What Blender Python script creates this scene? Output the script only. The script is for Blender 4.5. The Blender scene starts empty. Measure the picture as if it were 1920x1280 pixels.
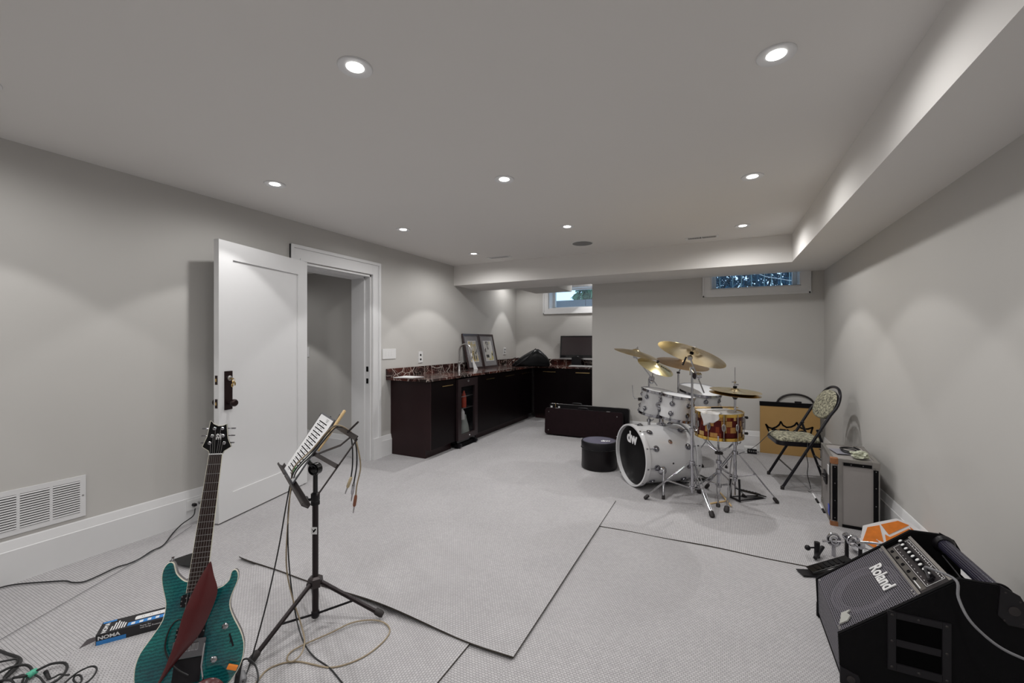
import bpy, bmesh, math, random
from mathutils import Vector, Matrix, Euler
random.seed(7)
scene = bpy.context.scene
COL = scene.collection
# ------------------------------------------------------------------ camera, world, lights, exposure
H = 1.40; YAW = math.atan(390/790); SN, CS = math.sin(YAW), math.cos(YAW); FOC = 790.0
cam = bpy.data.cameras.new('camera'); camo = bpy.data.objects.new('camera', cam); COL.objects.link(camo)
cam.sensor_width = 36; cam.lens = 36*FOC/1920; cam.clip_start = 0.02
camo.location = (0, 0, H); camo.rotation_euler = (math.pi/2, 0, YAW)
scene.camera = camo
vs = scene.view_settings
vs.view_transform = 'Standard'; vs.look = 'None'; vs.gamma = 1; vs.use_curve_mapping = False; vs.exposure = EXPO = -0.04
wd = bpy.data.worlds.new('sky'); scene.world = wd; wd.use_nodes = True
nt = wd.node_tree; bg = nt.nodes['Background']
bg.inputs[0].default_value = (0.46, 0.72, 1.0, 1); bg.inputs[1].default_value = 2.1
# ceiling fixtures: beam + wide wash are set here, the fixtures are built further down
BEAM_W, WASH_W = 23.0, 19.0
BEAM_DEG, WASH_DEG = 97, 172
CEIL = 2.565; SOF = 2.262
LIGHT_COL = (1.0, 0.985, 0.968)
FIX = [(-2.97, .63), (-2.955, 2.02), (-2.955, 3.43), (-2.93, 4.79), (-1.39, 1.31), (-1.39, 2.69), (-1.39, 4.08),
       (.205, 2.01), (.205, 3.42), (.205, 4.83), (.205, .60), (-1.39, -.10), (-2.955, -.70), (.205, -.80), (-1.39, -1.5), (-2.955, -2.1)]

# ------------------------------------------------------------------ coordinates from the survey of the room
def W3(r, d, z=0.0):                       # r to the right, d ahead of the viewpoint
    return Vector((r*CS - d*SN, r*SN + d*CS, z))
def ray(px, py): return W3((px-960)/FOC, 1, (640-py)/FOC)
def atd(px, py, d):
    v = ray(px, py)*d; return Vector((v.x, v.y, H+v.z))
def onz(px, py, z=0.0):
    v = ray(px, py); t = (z-H)/v.z; return Vector((v.x*t, v.y*t, z))
def onx(px, py, x):
    v = ray(px, py); t = x/v.x; return Vector((x, v.y*t, H+v.z*t))
def ony(px, py, y):
    v = ray(px, py); t = y/v.y; return Vector((v.x*t, y, H+v.z*t))

# ------------------------------------------------------------------ mesh building
def frame_z(axis):
    z = Vector(axis).normalized(); u = Vector((0, 0, 1)) if abs(z.z) < .95 else Vector((1, 0, 0))
    x = u.cross(z).normalized(); y = z.cross(x)
    return Matrix((x, y, z)).transposed().to_4x4()
def TR(loc, rz=0, rx=0, ry=0): return Matrix.Translation(Vector(loc)) @ Euler((rx, ry, rz), 'XYZ').to_matrix().to_4x4()
def AX(loc, axis): return Matrix.Translation(Vector(loc)) @ frame_z(axis)
class MB:
    def __init__(s, M=None): s.bm = bmesh.new(); s.M = M or Matrix()
    def v(s, p): return s.bm.verts.new(s.M @ Vector(p))
    def face(s, vs):
        try: return s.bm.faces.new(vs)
        except ValueError: return None
    def box(s, c, d, L=None, bev=0):
        L = L or Matrix(); c = Vector(c)
        t = bmesh.new()
        bmesh.ops.create_cube(t, size=1, matrix=Matrix.Translation(c) @ Matrix.Diagonal((d[0], d[1], d[2], 1)))
        if bev: bmesh.ops.bevel(t, geom=t.edges[:], offset=bev, segments=2, affect='EDGES', profile=.7)
        s._merge(t, L); return s
    def bx(s, a, b, bev=0):
        a, b = Vector(a), Vector(b); return s.box((a+b)/2, [abs(q) for q in (b-a)], bev=bev)
    def _merge(s, t, L=Matrix()):
        mp = {v: s.bm.verts.new(s.M @ L @ v.co) for v in t.verts}
        for f in t.faces:
            s.face([mp[v] for v in f.verts])
        t.free()
    def rings(s, rs, cap0=True, cap1=True, closed=False):
        vr = [[s.v(p) for p in r] for r in rs]; n = len(vr[0])
        m = len(vr)
        for i in range(m if closed else m-1):
            a, b = vr[i], vr[(i+1) % m]
            for k in range(n): s.face([a[k], a[(k+1) % n], b[(k+1) % n], b[k]])
        if not closed:
            if cap0: s.face(vr[0][::-1])
            if cap1: s.face(vr[-1])
        return s
    def lathe(s, prof, seg=32, L=None, cap=True, arc=None):       # prof of (radius, z)
        L = L or Matrix(); rs = []
        for r, z in prof:
            r = max(r, 1e-4)
            rs.append([L @ Vector((r*math.cos(2*math.pi*k/seg), r*math.sin(2*math.pi*k/seg), z)) for k in range(seg)])
        return s.rings(rs, cap, cap)
    def cyl(s, p0, p1, r0, r1=None, seg=12):
        p0, p1 = Vector(p0), Vector(p1); r1 = r0 if r1 is None else r1
        return s.lathe([(r0, 0), (r1, (p1-p0).length)], seg, AX(p0, p1-p0))
    def tube(s, pts, r, seg=8, closed=False, smooth=0):
        pts = [Vector(p) for p in pts]
        if smooth: pts = spline(pts, smooth, closed)
        n = len(pts); rs = []; N = None
        for i, p in enumerate(pts):
            a = pts[(i-1) % n] if (closed or i) else p; b = pts[(i+1) % n] if (closed or i < n-1) else p
            T = (b-a); T = T.normalized() if T.length > 1e-9 else Vector((0, 0, 1))
            if N is None:
                N = T.cross(Vector((0, 0, 1)));
                if N.length < .1: N = T.cross(Vector((1, 0, 0)))
            N = (N - T*N.dot(T)).normalized(); B = T.cross(N)
            rr = r[i] if isinstance(r, (list, tuple)) else r
            rs.append([p + (N*math.cos(2*math.pi*k/seg) + B*math.sin(2*math.pi*k/seg))*rr for k in range(seg)])
        return s.rings(rs, closed=closed)
    def prism(s, poly, z0, z1, L=None, bev=0):      # polygon in local xy
        L = L or Matrix()
        if bev:
            t = bmesh.new(); vs = [t.verts.new((x, y, z0)) for x, y in poly]; f = t.faces.new(vs)
            r = bmesh.ops.extrude_face_region(t, geom=[f]); bmesh.ops.translate(t, verts=[g for g in r['geom'] if isinstance(g, bmesh.types.BMVert)], vec=(0, 0, z1-z0))
            es = [e for e in t.edges if abs(e.verts[0].co.z-e.verts[1].co.z) < 1e-6]
            bmesh.ops.bevel(t, geom=es, offset=bev, segments=2, affect='EDGES')
            s._merge(t, L); return s
        return s.rings([[L @ Vector((x, y, z0)) for x, y in poly], [L @ Vector((x, y, z1)) for x, y in poly]])
    def torus(s, R, r, L=None, seg=32, rs=8, z=0):
        L = L or Matrix()
        pts = [L @ Vector((R*math.cos(2*math.pi*k/seg), R*math.sin(2*math.pi*k/seg), z)) for k in range(seg)]
        return s.tube(pts, r, rs, closed=True)
    def sphere(s, c, r, L=None, seg=16, sc=(1, 1, 1)):
        L = L or Matrix(); t = bmesh.new()
        bmesh.ops.create_uvsphere(t, u_segments=seg, v_segments=max(6, seg//2), radius=r, matrix=Matrix.Translation(Vector(c)) @ Matrix.Diagonal((*sc, 1)))
        s._merge(t, L); return s
    def grid(s, P):                                            # rows of points
        vv = [[s.v(p) for p in r] for r in P]
        for i in range(len(vv)-1):
            for j in range(len(vv[0])-1): s.face([vv[i][j], vv[i][j+1], vv[i+1][j+1], vv[i+1][j]])
        return s
    def build(s, name, mat, parent=None, smooth=False, mods=(), label=None, kind=None, at=None):
        bmesh.ops.recalc_face_normals(s.bm, faces=s.bm.faces[:])
        me = bpy.data.meshes.new(name)
        if parent is not None: off = worldpos(parent)
        elif at is not None: off = Vector(at)
        else:
            xs = [v.co for v in s.bm.verts]
            off = Vector(((min(c.x for c in xs)+max(c.x for c in xs))/2, (min(c.y for c in xs)+max(c.y for c in xs))/2, min(c.z for c in xs)))
        bmesh.ops.translate(s.bm, verts=s.bm.verts[:], vec=-off)
        s.bm.to_mesh(me); s.bm.free()
        o = bpy.data.objects.new(name, me); COL.objects.link(o)
        if parent is not None: o.parent = parent; o['_w'] = list(off)
        else: o.location = off
        if mat is not None: me.materials.append(mat)
        if smooth:
            me.shade_smooth()
            me.set_sharp_from_angle(angle=math.radians(smooth if smooth is not True else 40))
        for m in mods:
            q = o.modifiers.new(m[0], m[0])
            for k, vv in m[1].items(): setattr(q, k, vv)
        if label: o['label'] = label
        if kind: o['kind'] = kind
        return o
def worldpos(o):
    p = Vector(o.location)
    while o.parent: o = o.parent; p = p + Vector(o.location)
    return p
def spline(pts, n=6, closed=False):
    pts = [Vector(p) for p in pts]; m = len(pts); out = []
    for i in range(m if closed else m-1):
        p1, p2 = pts[i], pts[(i+1) % m]
        p0 = pts[(i-1) % m] if (closed or i) else p1*2-p2
        p3 = pts[(i+2) % m] if (closed or i < m-2) else p2*2-p1
        for k in range(n):
            t = k/n
            out.append(.5*((2*p1)+(p2-p0)*t+(2*p0-5*p1+4*p2-p3)*t*t+(3*p1-p0-3*p2+p3)*t**3))
    if not closed: out.append(pts[-1])
    return out
def thing(name, loc, label, cat, group=None, kind=None):
    o = bpy.data.objects.new(name, None); COL.objects.link(o); o.location = Vector(loc); o.empty_display_size = .1
    if kind: o['kind'] = kind
    if label: o['label'] = label
    if cat: o['category'] = cat
    if group: o['group'] = group
    return o
def tag(o, label, cat, group=None):
    o['label'] = label; o['category'] = cat
    if group: o['group'] = group
    return o
def copy_tree(o, loc=None, label=None, group=None, parent=None):
    c = o.copy(); COL.objects.link(c)
    if parent is not None: c.parent = parent
    if loc is not None: c.location = Vector(loc)
    if label: c['label'] = label
    if group: c['group'] = group
    for ch in list(o.children): copy_tree(ch, parent=c)
    return c
def text(s, size, M, mat, name, parent, ext=.0008, font_bold=0, sx=1.0, label=None, align='CENTER', off=0.0):
    cu = bpy.data.curves.new('lettering', 'FONT'); cu.body = s; cu.size = size; cu.extrude = ext; cu.align_x = align; cu.align_y = 'CENTER'
    cu.offset = off; cu.resolution_u = 3
    t = bpy.data.objects.new('lettering', cu); COL.objects.link(t)
    bpy.context.view_layer.update()
    me = bpy.data.meshes.new_from_object(t.evaluated_get(bpy.context.evaluated_depsgraph_get()))
    bpy.data.objects.remove(t); bpy.data.curves.remove(cu)
    b = MB(M @ Matrix.Diagonal((sx, 1, 1, 1))); tb = bmesh.new(); tb.from_mesh(me); b._merge(tb); bpy.data.meshes.remove(me)
    return b.build(name, mat, parent, label=label)

# ------------------------------------------------------------------ materials
def srgb(r, g, b):
    f = lambda c: (c/255/12.92) if c/255 <= .04045 else ((c/255+.055)/1.055)**2.4
    return (f(r), f(g), f(b))
def mat(name, col, rough=.5, metal=0., spec=.5, noise=0., nscale=20., bump=0., bscale=200., coat=0., emis=None, estr=0., alpha=None, aniso=0, rnoise=0):
    m = bpy.data.materials.new(name); m.use_nodes = True; t = m.node_tree; p = t.nodes['Principled BSDF']
    def si(n, v):
        if n in p.inputs: p.inputs[n].default_value = v
    si('Base Color', (*col, 1)); si('Roughness', rough); si('Metallic', metal); si('Specular IOR Level', spec)
    if coat: si('Coat Weight', coat); si('Coat Roughness', .05)
    if emis: si('Emission Color', (*emis, 1)); si('Emission Strength', estr)
    if alpha is not None: si('Alpha', alpha)
    tc = t.nodes.new('ShaderNodeTexCoord')
    if noise:
        n = t.nodes.new('ShaderNodeTexNoise'); n.inputs['Scale'].default_value = nscale; n.inputs['Detail'].default_value = 5
        mx = t.nodes.new('ShaderNodeMix'); mx.data_type = 'RGBA'
        mx.inputs[6].default_value = (*[c*(1-noise) for c in col], 1); mx.inputs[7].default_value = (*[min(1, c*(1+noise)) for c in col], 1)
        t.links.new(tc.outputs['Object'], n.inputs['Vector']); t.links.new(n.outputs['Fac'], mx.inputs[0]); t.links.new(mx.outputs[2], p.inputs['Base Color'])
    if rnoise:
        n = t.nodes.new('ShaderNodeTexNoise'); n.inputs['Scale'].default_value = nscale
        mr = t.nodes.new('ShaderNodeMapRange'); mr.inputs[3].default_value = max(0, rough-rnoise); mr.inputs[4].default_value = min(1, rough+rnoise)
        t.links.new(tc.outputs['Object'], n.inputs['Vector']); t.links.new(n.outputs['Fac'], mr.inputs[0]); t.links.new(mr.outputs[0], p.inputs['Roughness'])
    if bump:
        n = t.nodes.new('ShaderNodeTexNoise'); n.inputs['Scale'].default_value = bscale; n.inputs['Detail'].default_value = 3
        b = t.nodes.new('ShaderNodeBump'); b.inputs['Strength'].default_value = bump; b.inputs['Distance'].default_value = .002
        t.links.new(tc.outputs['Object'], n.inputs['Vector']); t.links.new(n.outputs['Fac'], b.inputs['Height']); t.links.new(b.outputs[0], p.inputs['Normal'])
    return m
def nodes(m): t = m.node_tree; return t, t.nodes['Principled BSDF']
def ramp(t, stops):
    r = t.nodes.new('ShaderNodeValToRGB'); e = r.color_ramp.elements
    while len(e) < len(stops): e.new(.5)
    for q, (p, c) in zip(e, stops): q.position = p; q.color = (*c, 1)
    return r
M = {}
M['wall'] = mat('wall_paint', (.525, .513, .492), .85, noise=.015, nscale=3, bump=.05, bscale=250)
M['ceil'] = mat('ceiling_paint', (.73, .712, .69), .9, noise=.012, nscale=2)
M['trim'] = mat('trim_paint', (.70, .70, .705), .45, noise=.01)
M['plastic_white'] = mat('white_plastic', (.72, .72, .72), .35, noise=.01)
M['dark_slot'] = mat('dark_slot', (.02, .02, .02), .6, noise=.1)
M['black_plastic'] = mat('black_plastic', (.008, .007, .009), .4, spec=.3, noise=.15, nscale=60, bump=.1, bscale=500)
M['black_matte'] = mat('black_matte', (.004, .0038, .0045), .75, spec=.12, noise=.15, bump=.2, bscale=400)
M['black_gloss'] = mat('black_gloss', (.005, .005, .006), .12, noise=.1)
M['chrome'] = mat('chrome', (.52, .52, .55), .13, 1, noise=.03)
M['steel'] = mat('brushed_steel', (.42, .41, .41), .3, 1, noise=.05)
M['brass'] = mat('brass', (.72, .52, .24), .25, 1, noise=.06)
M['rubber'] = mat('rubber', (.018, .014, .014), .6, noise=.2, bump=.2)
M['paper'] = mat('paper', (.74, .74, .75), .8, noise=.015)
M['wood_light'] = mat('pale_wood', (.62, .44, .22), .5, noise=.12, nscale=40)
M['cable_black'] = mat('black_cable_rubber', (.012, .012, .013), .45, noise=.1)
M['cable_tan'] = mat('tan_cable_rubber', (.30, .24, .16), .5, noise=.1)
M['cable_grey'] = mat('grey_cable_rubber', (.17, .17, .18), .45, noise=.1)
def carpet_mat(name, rot, tone=1.0):
    m = mat(name, (.43, .425, .42), .95, spec=.15); t, p = nodes(m)
    tc = t.nodes.new('ShaderNodeTexCoord'); mp = t.nodes.new('ShaderNodeMapping'); mp.inputs['Rotation'].default_value = (0, 0, rot)
    t.links.new(tc.outputs['Object'], mp.inputs['Vector'])
    br = t.nodes.new('ShaderNodeTexBrick'); br.inputs['Scale'].default_value = 1
    br.inputs['Brick Width'].default_value = .0155; br.inputs['Row Height'].default_value = .0115; br.inputs['Mortar Size'].default_value = .0017; br.inputs['Mortar Smooth'].default_value = .6
    br.inputs['Color1'].default_value = (.50*tone, .488*tone, .497*tone, 1); br.inputs['Color2'].default_value = (.44*tone, .429*tone, .438*tone, 1); br.inputs['Mortar'].default_value = (.27, .263, .268, 1)
    t.links.new(mp.outputs[0], br.inputs['Vector'])
    n = t.nodes.new('ShaderNodeTexNoise'); n.inputs['Scale'].default_value = 350; t.links.new(tc.outputs['Object'], n.inputs['Vector'])
    n2 = t.nodes.new('ShaderNodeTexNoise'); n2.inputs['Scale'].default_value = 2.2; n2.inputs['Detail'].default_value = 4; t.links.new(tc.outputs['Object'], n2.inputs['Vector'])
    r1 = ramp(t, [(.3, (.86,)*3), (.7, (1.1,)*3)]); t.links.new(n.outputs['Fac'], r1.inputs[0])
    r2 = ramp(t, [(.3, (.95,)*3), (.7, (1.03,)*3)]); t.links.new(n2.outputs['Fac'], r2.inputs[0])
    a = t.nodes.new('ShaderNodeMix'); a.data_type = 'RGBA'; a.blend_type = 'MULTIPLY'; a.inputs[0].default_value = 1
    t.links.new(br.outputs['Color'], a.inputs[6]); t.links.new(r1.outputs[0], a.inputs[7])
    b = t.nodes.new('ShaderNodeMix'); b.data_type = 'RGBA'; b.blend_type = 'MULTIPLY'; b.inputs[0].default_value = 1
    t.links.new(a.outputs[2], b.inputs[6]); t.links.new(r2.outputs[0], b.inputs[7]); t.links.new(b.outputs[2], p.inputs['Base Color'])
    bp = t.nodes.new('ShaderNodeBump'); bp.inputs['Strength'].default_value = .4; bp.inputs['Distance'].default_value = .003; bp.invert = True
    t.links.new(br.outputs['Fac'], bp.inputs['Height']); t.links.new(bp.outputs[0], p.inputs['Normal'])
    return m
M['carpet'] = carpet_mat('looped_carpet', 0)
M['carpet_b'] = carpet_mat('looped_carpet_offcut', math.pi/2, 1.02)
M['carpet_c'] = carpet_mat('looped_carpet_runner', 0, 1.05)
M['carpet_edge'] = mat('cut_carpet_edge', (.06, .05, .04), .95, noise=.3, nscale=200)
M['espresso'] = mat('espresso_veneer', (.020, .0075, .0085), .4, spec=.3, noise=.25, nscale=6)
M['espresso_dark'] = mat('espresso_door', (.0045, .0022, .0028), .35, spec=.12, noise=.2, nscale=5)
def marble():
    m = mat('dark_veined_marble', (.05, .02, .02), .12); t, p = nodes(m)
    tc = t.nodes.new('ShaderNodeTexCoord')
    base = t.nodes.new('ShaderNodeTexNoise'); base.inputs['Scale'].default_value = 3.5; base.inputs['Detail'].default_value = 8; t.links.new(tc.outputs['Object'], base.inputs['Vector'])
    rb = ramp(t, [(.3, (.008, .012, .010)), (.48, (.030, .010, .009)), (.62, (.10, .030, .022)), (.8, (.16, .08, .06))]); t.links.new(base.outputs['Fac'], rb.inputs[0])
    out = rb.outputs[0]
    for sc, wdt, colr in ((4.6, .020, (.66, .60, .55)), (11, .028, (.42, .32, .28))):
        nn = t.nodes.new('ShaderNodeTexNoise'); nn.inputs['Scale'].default_value = sc*.6; t.links.new(tc.outputs['Object'], nn.inputs['Vector'])
        mx = t.nodes.new('ShaderNodeMix'); mx.data_type = 'RGBA'; mx.inputs[0].default_value = .18; t.links.new(tc.outputs['Object'], mx.inputs[6]); t.links.new(nn.outputs['Color'], mx.inputs[7])
        vo = t.nodes.new('ShaderNodeTexVoronoi'); vo.feature = 'DISTANCE_TO_EDGE'; vo.inputs['Scale'].default_value = sc; t.links.new(mx.outputs[2], vo.inputs['Vector'])
        rr = ramp(t, [(0, (1, 1, 1)), (wdt, (0, 0, 0))]); t.links.new(vo.outputs['Distance'], rr.inputs[0])
        mm = t.nodes.new('ShaderNodeMix'); mm.data_type = 'RGBA'; mm.inputs[7].default_value = (*colr, 1)
        t.links.new(rr.outputs[0], mm.inputs[0]); t.links.new(out, mm.inputs[6]); out = mm.outputs[2]
    t.links.new(out, p.inputs['Base Color']); return m
M['marble'] = marble()
def glassy(name, col, a, rough=.02):
    m = mat(name, col, rough); m.node_tree.nodes['Principled BSDF'].inputs['Alpha'].default_value = a; return m
M['glass'] = glassy('window_glass', (.8, .9, 1), .08)
M['fridge_glass'] = glassy('tinted_glass', (.01, .01, .012), .18)

# ------------------------------------------------------------------ the room
XL, XR, YB, YA, YF = -3.69, 1.13, 6.24, 7.67, -2.9
XP = -1.73
def struct(name, mb, m, parent=None, smooth=False): return mb.build(name, m, parent, smooth=smooth, kind='structure')
struct('floor', MB().bx((-6.6, YF-.2, -.12), (1.4, 8.1, 0)), M['carpet'])
b = MB(); b.bx((XL-.28, YF-.2, CEIL), (1.4, 8.1, CEIL+.15)); struct('ceiling', b, M['ceil'])
DY0, DY1, DZ = 2.80, 3.72, 2.18
b = MB(); b.bx((XL-.28, YF, 0), (XL, DY0, CEIL)); b.bx((XL-.28, DY1, 0), (XL, YA+.3, CEIL)); b.bx((XL-.28, DY0, DZ), (XL, DY1, CEIL)); struct('wall_left', b, M['wall'])
struct('wall_right', MB().bx((XR, YF, 0), (XR+.2, YB+.3, CEIL)), M['wall'])
struct('wall_front', MB().bx((XL-.28, YF-.2, 0), (XR+.2, YF, CEIL)), M['wall'])
def wall_y(name, x0, x1, y0, y1, wx0, wx1, wz0, wz1, m):
    b = MB(); b.bx((x0, y0, 0), (wx0, y1, CEIL)); b.bx((wx1, y0, 0), (x1, y1, CEIL)); b.bx((wx0, y0, 0), (wx1, y1, wz0)); b.bx((wx0, y0, wz1), (wx1, y1, CEIL)); struct(name, b, m)
wall_y('wall_back', XP, XR+.2, YB, YB+.30, -.11, .895, 2.09, 2.40, M['wall'])
wall_y('wall_kitchen', XL-.28, XP+.14, YA, YA+.30, -2.995, -1.80, 2.035, 2.44, M['wall'])
struct('wall_kitchen_side', MB().bx((XP, YB+.30, 0), (XP+.14, YA, CEIL)), M['wall'])
b = MB(); b.bx((XL, 5.44, SOF), (XP, 6.20, CEIL)); b.bx((XP, 5.44, SOF), (XR, YB, CEIL)); b.bx((.70, YF, SOF), (XR, 5.44, CEIL)); struct('ceiling_bulkhead', b, M['ceil'])
struct('ceiling_duct_box', MB().bx((-2.98, 6.20, SOF), (-2.30, 7.0, CEIL)), M['wall'])
# hall behind the doorway
b = MB(); b.bx((-6.4, 3.75, 0), (XL-.28, 3.95, 2.5)); struct('wall_hall', b, M['wall'])
b = MB(); b.bx((-6.6, .9, 0), (-6.4, 3.95, 2.5)); struct('wall_hall_end', b, M['wall'])
b = MB(); b.bx((-6.4, .7, 0), (XL-.28, .9, 2.5)); struct('wall_hall_near', b, M['wall'])
b = MB(); b.bx((-6.6, .7, 2.28), (XL-.28, 3.95, 2.42)); struct('ceiling_hall', b, M['ceil'])
def base_profile(t=.022, h=.25, cap=.06): return [(0, 0), (t, 0), (t, h-cap), (t-.004, h-cap+.004), (.007, h-.006), (.004, h), (0, h)]
def baseboard(name, p0, p1, n):                                     # n: direction into the room
    p0, p1, n = Vector(p0), Vector(p1), Vector(n)
    b = MB(); b.rings([[p + n*u + Vector((0, 0, z)) for u, z in base_profile()] for p in (p0, p1)]); struct(name, b, M['trim'])
baseboard('baseboard_left', (XL, YF, 0), (XL, 2.665, 0), (1, 0, 0))
baseboard('baseboard_left_kitchen', (XL, 3.853, 0), (XL, 4.05, 0), (1, 0, 0))
baseboard('baseboard_right', (XR, YF, 0), (XR, YB, 0), (-1, 0, 0))
baseboard('baseboard_back', (XP, YB, 0), (XR-.022, YB, 0), (0, -1, 0))
baseboard('baseboard_front', (XL+.022, YF, 0), (XR-.022, YF, 0), (0, 1, 0))
baseboard('baseboard_hall', (-6.4, 3.75, 0), (XL-.28, 3.75, 0), (0, -1, 0))
# door casing with stepped profile and plinth blocks
b = MB()
def cas(y0, y1, z0, z1, t): b.bx((XL, y0, z0), (XL+t, y1, z1))
for s, ye, yo in ((-1, DY0, 2.67), (1, DY1+.0, 3.853)):
    ya, yb = sorted((ye+s*.008, yo))
    cas(ya, yb, .25, 2.335, .018)
    y2 = sorted((yo, yo-s*.030)); cas(y2[0], y2[1], .25, 2.335, .030)
    y3 = sorted((ye+s*.008, ye+s*.030)); cas(y3[0], y3[1], .25, 2.21, .024)
    y4 = sorted((ye+s*.004, yo+s*.004)); cas(y4[0], y4[1], 0, .25, .036)
cas(2.792, 3.728, DZ+.008, 2.335, .0176); cas(2.70, 3.823, 2.305, 2.336, .0304); cas(2.792, 3.728, DZ+.0075, DZ+.03, .0236)
struct('trim_1', b, M['trim'])
b = MB()                                                          # jamb lining with stop
for y0, y1 in ((DY0, DY0+.02), (DY1-.02, DY1)): b.bx((XL-.28, y0, 0), (XL+.002, y1, DZ))
b.bx((XL-.28, DY0, DZ-.02), (XL+.002, DY1, DZ))
b.bx((XL-.28, DY1-.036, 0), (XL-.075, DY1-.018, DZ-.02)); b.bx((XL-.28, DY0+.018, 0), (XL-.075, DY0+.036, DZ-.02)); b.bx((XL-.28, DY0+.02, DZ-.036), (XL-.075, DY1-.02, DZ-.018))
jamb = struct('trim_2', b, M['trim'])
for z in (.935, 1.075):
    MB().bx((XL-.055, DY1-.0225, z-.03), (XL-.022, DY1-.0195, z+.03)).build('strike_plate', M['black_matte'], jamb, label='dark bronze strike plate')
# ------------------------------------------------------------------ door leaf, swung back towards the wall
hin = Vector((-3.655, 2.835, 0)); fre = Vector((-3.42, 1.887, 0)); du = (fre-hin).normalized(); LW = (fre-hin).length
dn = Vector((du.y, -du.x, 0)); 
if dn.x < 0: dn = -dn
DM = Matrix(((du.x, dn.x, 0, hin.x), (du.y, dn.y, 0, hin.y), (0, 0, 1, 0), (0, 0, 0, 1)))     # x along leaf from hinge, y towards the room
door = thing('door_1', hin, None, None, kind='structure')
b = MB(DM); Z0, Z1 = .012, 2.182; st = .125
b.bx((0, -.045, Z0), (st, 0, Z1)); b.bx((LW-st, -.045, Z0), (LW, 0, Z1)); b.bx((st, -.045, Z0), (LW-st, 0, Z0+.2)); b.bx((st, -.045, Z1-.14), (LW-st, 0, Z1)); b.bx((st, -.034, Z0+.2), (LW-st, -.012, Z1-.14))
b.build('door_leaf', M['trim'], door)
M['bronze'] = mat('oiled_bronze', (.025, .012, .012), .35, .6, noise=.2)
pl = MB(DM).bx((LW-.115, 0, .87), (LW-.047, .008, 1.17), bev=.002).build('lock_plate', M['bronze'], door, label='dark bronze lock plate')
b = MB(DM); b.lathe([(.012, 0), (.012, .03), (.022, .036), (.028, .05), (.028, .066), (.020, .076), (.0, .078)], 24, TR((LW-.075, .006, .925), rx=-math.pi/2)); b.build('door_knob', M['bronze'], door, smooth=True)
b = MB(DM); b.lathe([(.012, 0), (.012, .03), (.022, .036), (.028, .05), (.028, .066), (.020, .076), (.0, .078)], 24, TR((LW-.075, -.047, .925), rx=math.pi/2)); b.build('door_knob', M['bronze'], door, smooth=True)
b = MB(DM); b.lathe([(.020, 0), (.020, .012), (.014, .016), (0, .016)], 20, TR((LW-.081, .007, 1.115), rx=-math.pi/2)); b.build('lock_cylinder', M['steel'], door, smooth=True)
for z in (.925, 1.105): MB(DM).bx((LW-.001, -.034, z-.035), (LW+.0015, -.011, z+.035)).build('latch_plate', M['bronze'], door)
for z in (.925, 1.105): MB(DM).bx((LW, -.028, z-.012), (LW+.005, -.017, z+.012)).build('latch_bolt', M['brass'], door)
kb = MB(DM); kb.bx((LW-.083, .022, 1.104), (LW-.080, .05, 1.118)); kb.torus(.013, .0015, TR((LW-.081, .052, 1.098), ry=1.2)); kb.sphere((LW-.072, .060, 1.085), .011, seg=10, sc=(1, .3, 1.2)); kb.sphere((LW-.066, .056, 1.062), .010, seg=10, sc=(1, .3, 1.5)); kb.sphere((LW-.088, .058, 1.072), .009, seg=10, sc=(.9, .3, 1.8))
tag(kb.build('key_bunch', M['brass']), 'small bunch of brass keys hanging in the open door lock', 'keys')
# ------------------------------------------------------------------ windows
def window(name, x0, x1, z0, z1, y, zt, cw, yt):
    w = thing(name, ((x0+x1)/2, y, z0), None, None, kind='structure')
    b = MB()
    zz = zt
    b.bx((x0-cw, y-.020, z0-cw), (x0, y, zz)); b.bx((x1, y-.020, z0-cw), (x1+cw, y, zz)); b.bx((x0, y-.020, z0-cw), (x1, y, z0))
    b.bx((x0-cw-.006, y-.028, z0-cw-.004), (x0-cw+.016, y, zz)); b.bx((x1+cw-.016, y-.028, z0-cw-.004), (x1+cw+.006, y, zz)); b.bx((x0-cw, y-.028, z0-cw-.004), (x1+cw, y, z0-cw+.018))
    if zt > z1: b.bx((x0, y-.020, z1), (x1, y, zt))
    b.build('window_casing', M['trim'], w)
    b = MB(); t = .012
    b.bx((x0, y, z0-.001), (x1, yt, z0+t)); b.bx((x0, y, z0), (x0+t, yt, z1)); b.bx((x1-t, y, z0), (x1, yt, z1)); b.bx((x0, y, z1-t), (x1, yt, z1))
    b.build('window_sill', M['trim'], w)
    f = MB(); a = .05
    f.bx((x0+t, yt-.09, z0+t), (x0+t+a, yt-.02, z1-t)); f.bx((x1-t-a, yt-.09, z0+t), (x1-t, yt-.02, z1-t)); f.bx((x0+t, yt-.09, z0+t), (x1-t, yt-.02, z0+t+a*.55)); f.bx((x0+t, yt-.09, z1-t-a*.5), (x1-t, yt-.02, z1-t))
    fr = f.build('window_frame', M['plastic_white'], w)
    MB().bx((x0+t+a*.8, yt-.058, z0+t+.01), (x1-t-a*.8, yt-.052, z1-t-.01)).build('pane', M['glass'], fr)
    return w, fr
w1, f1 = window('window_1', -.11, .895, 2.09, 2.40, YB, SOF-.001, .095, YB+.30)
MB().bx((.34, YB+.20, 2.127), (.40, YB+.215, 2.137)).build('window_latch', M['plastic_white'], f1)
w2, f2 = window('window_2', -2.995, -1.80, 2.035, 2.44, YA, 2.53, .10, YA+.30)

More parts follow.
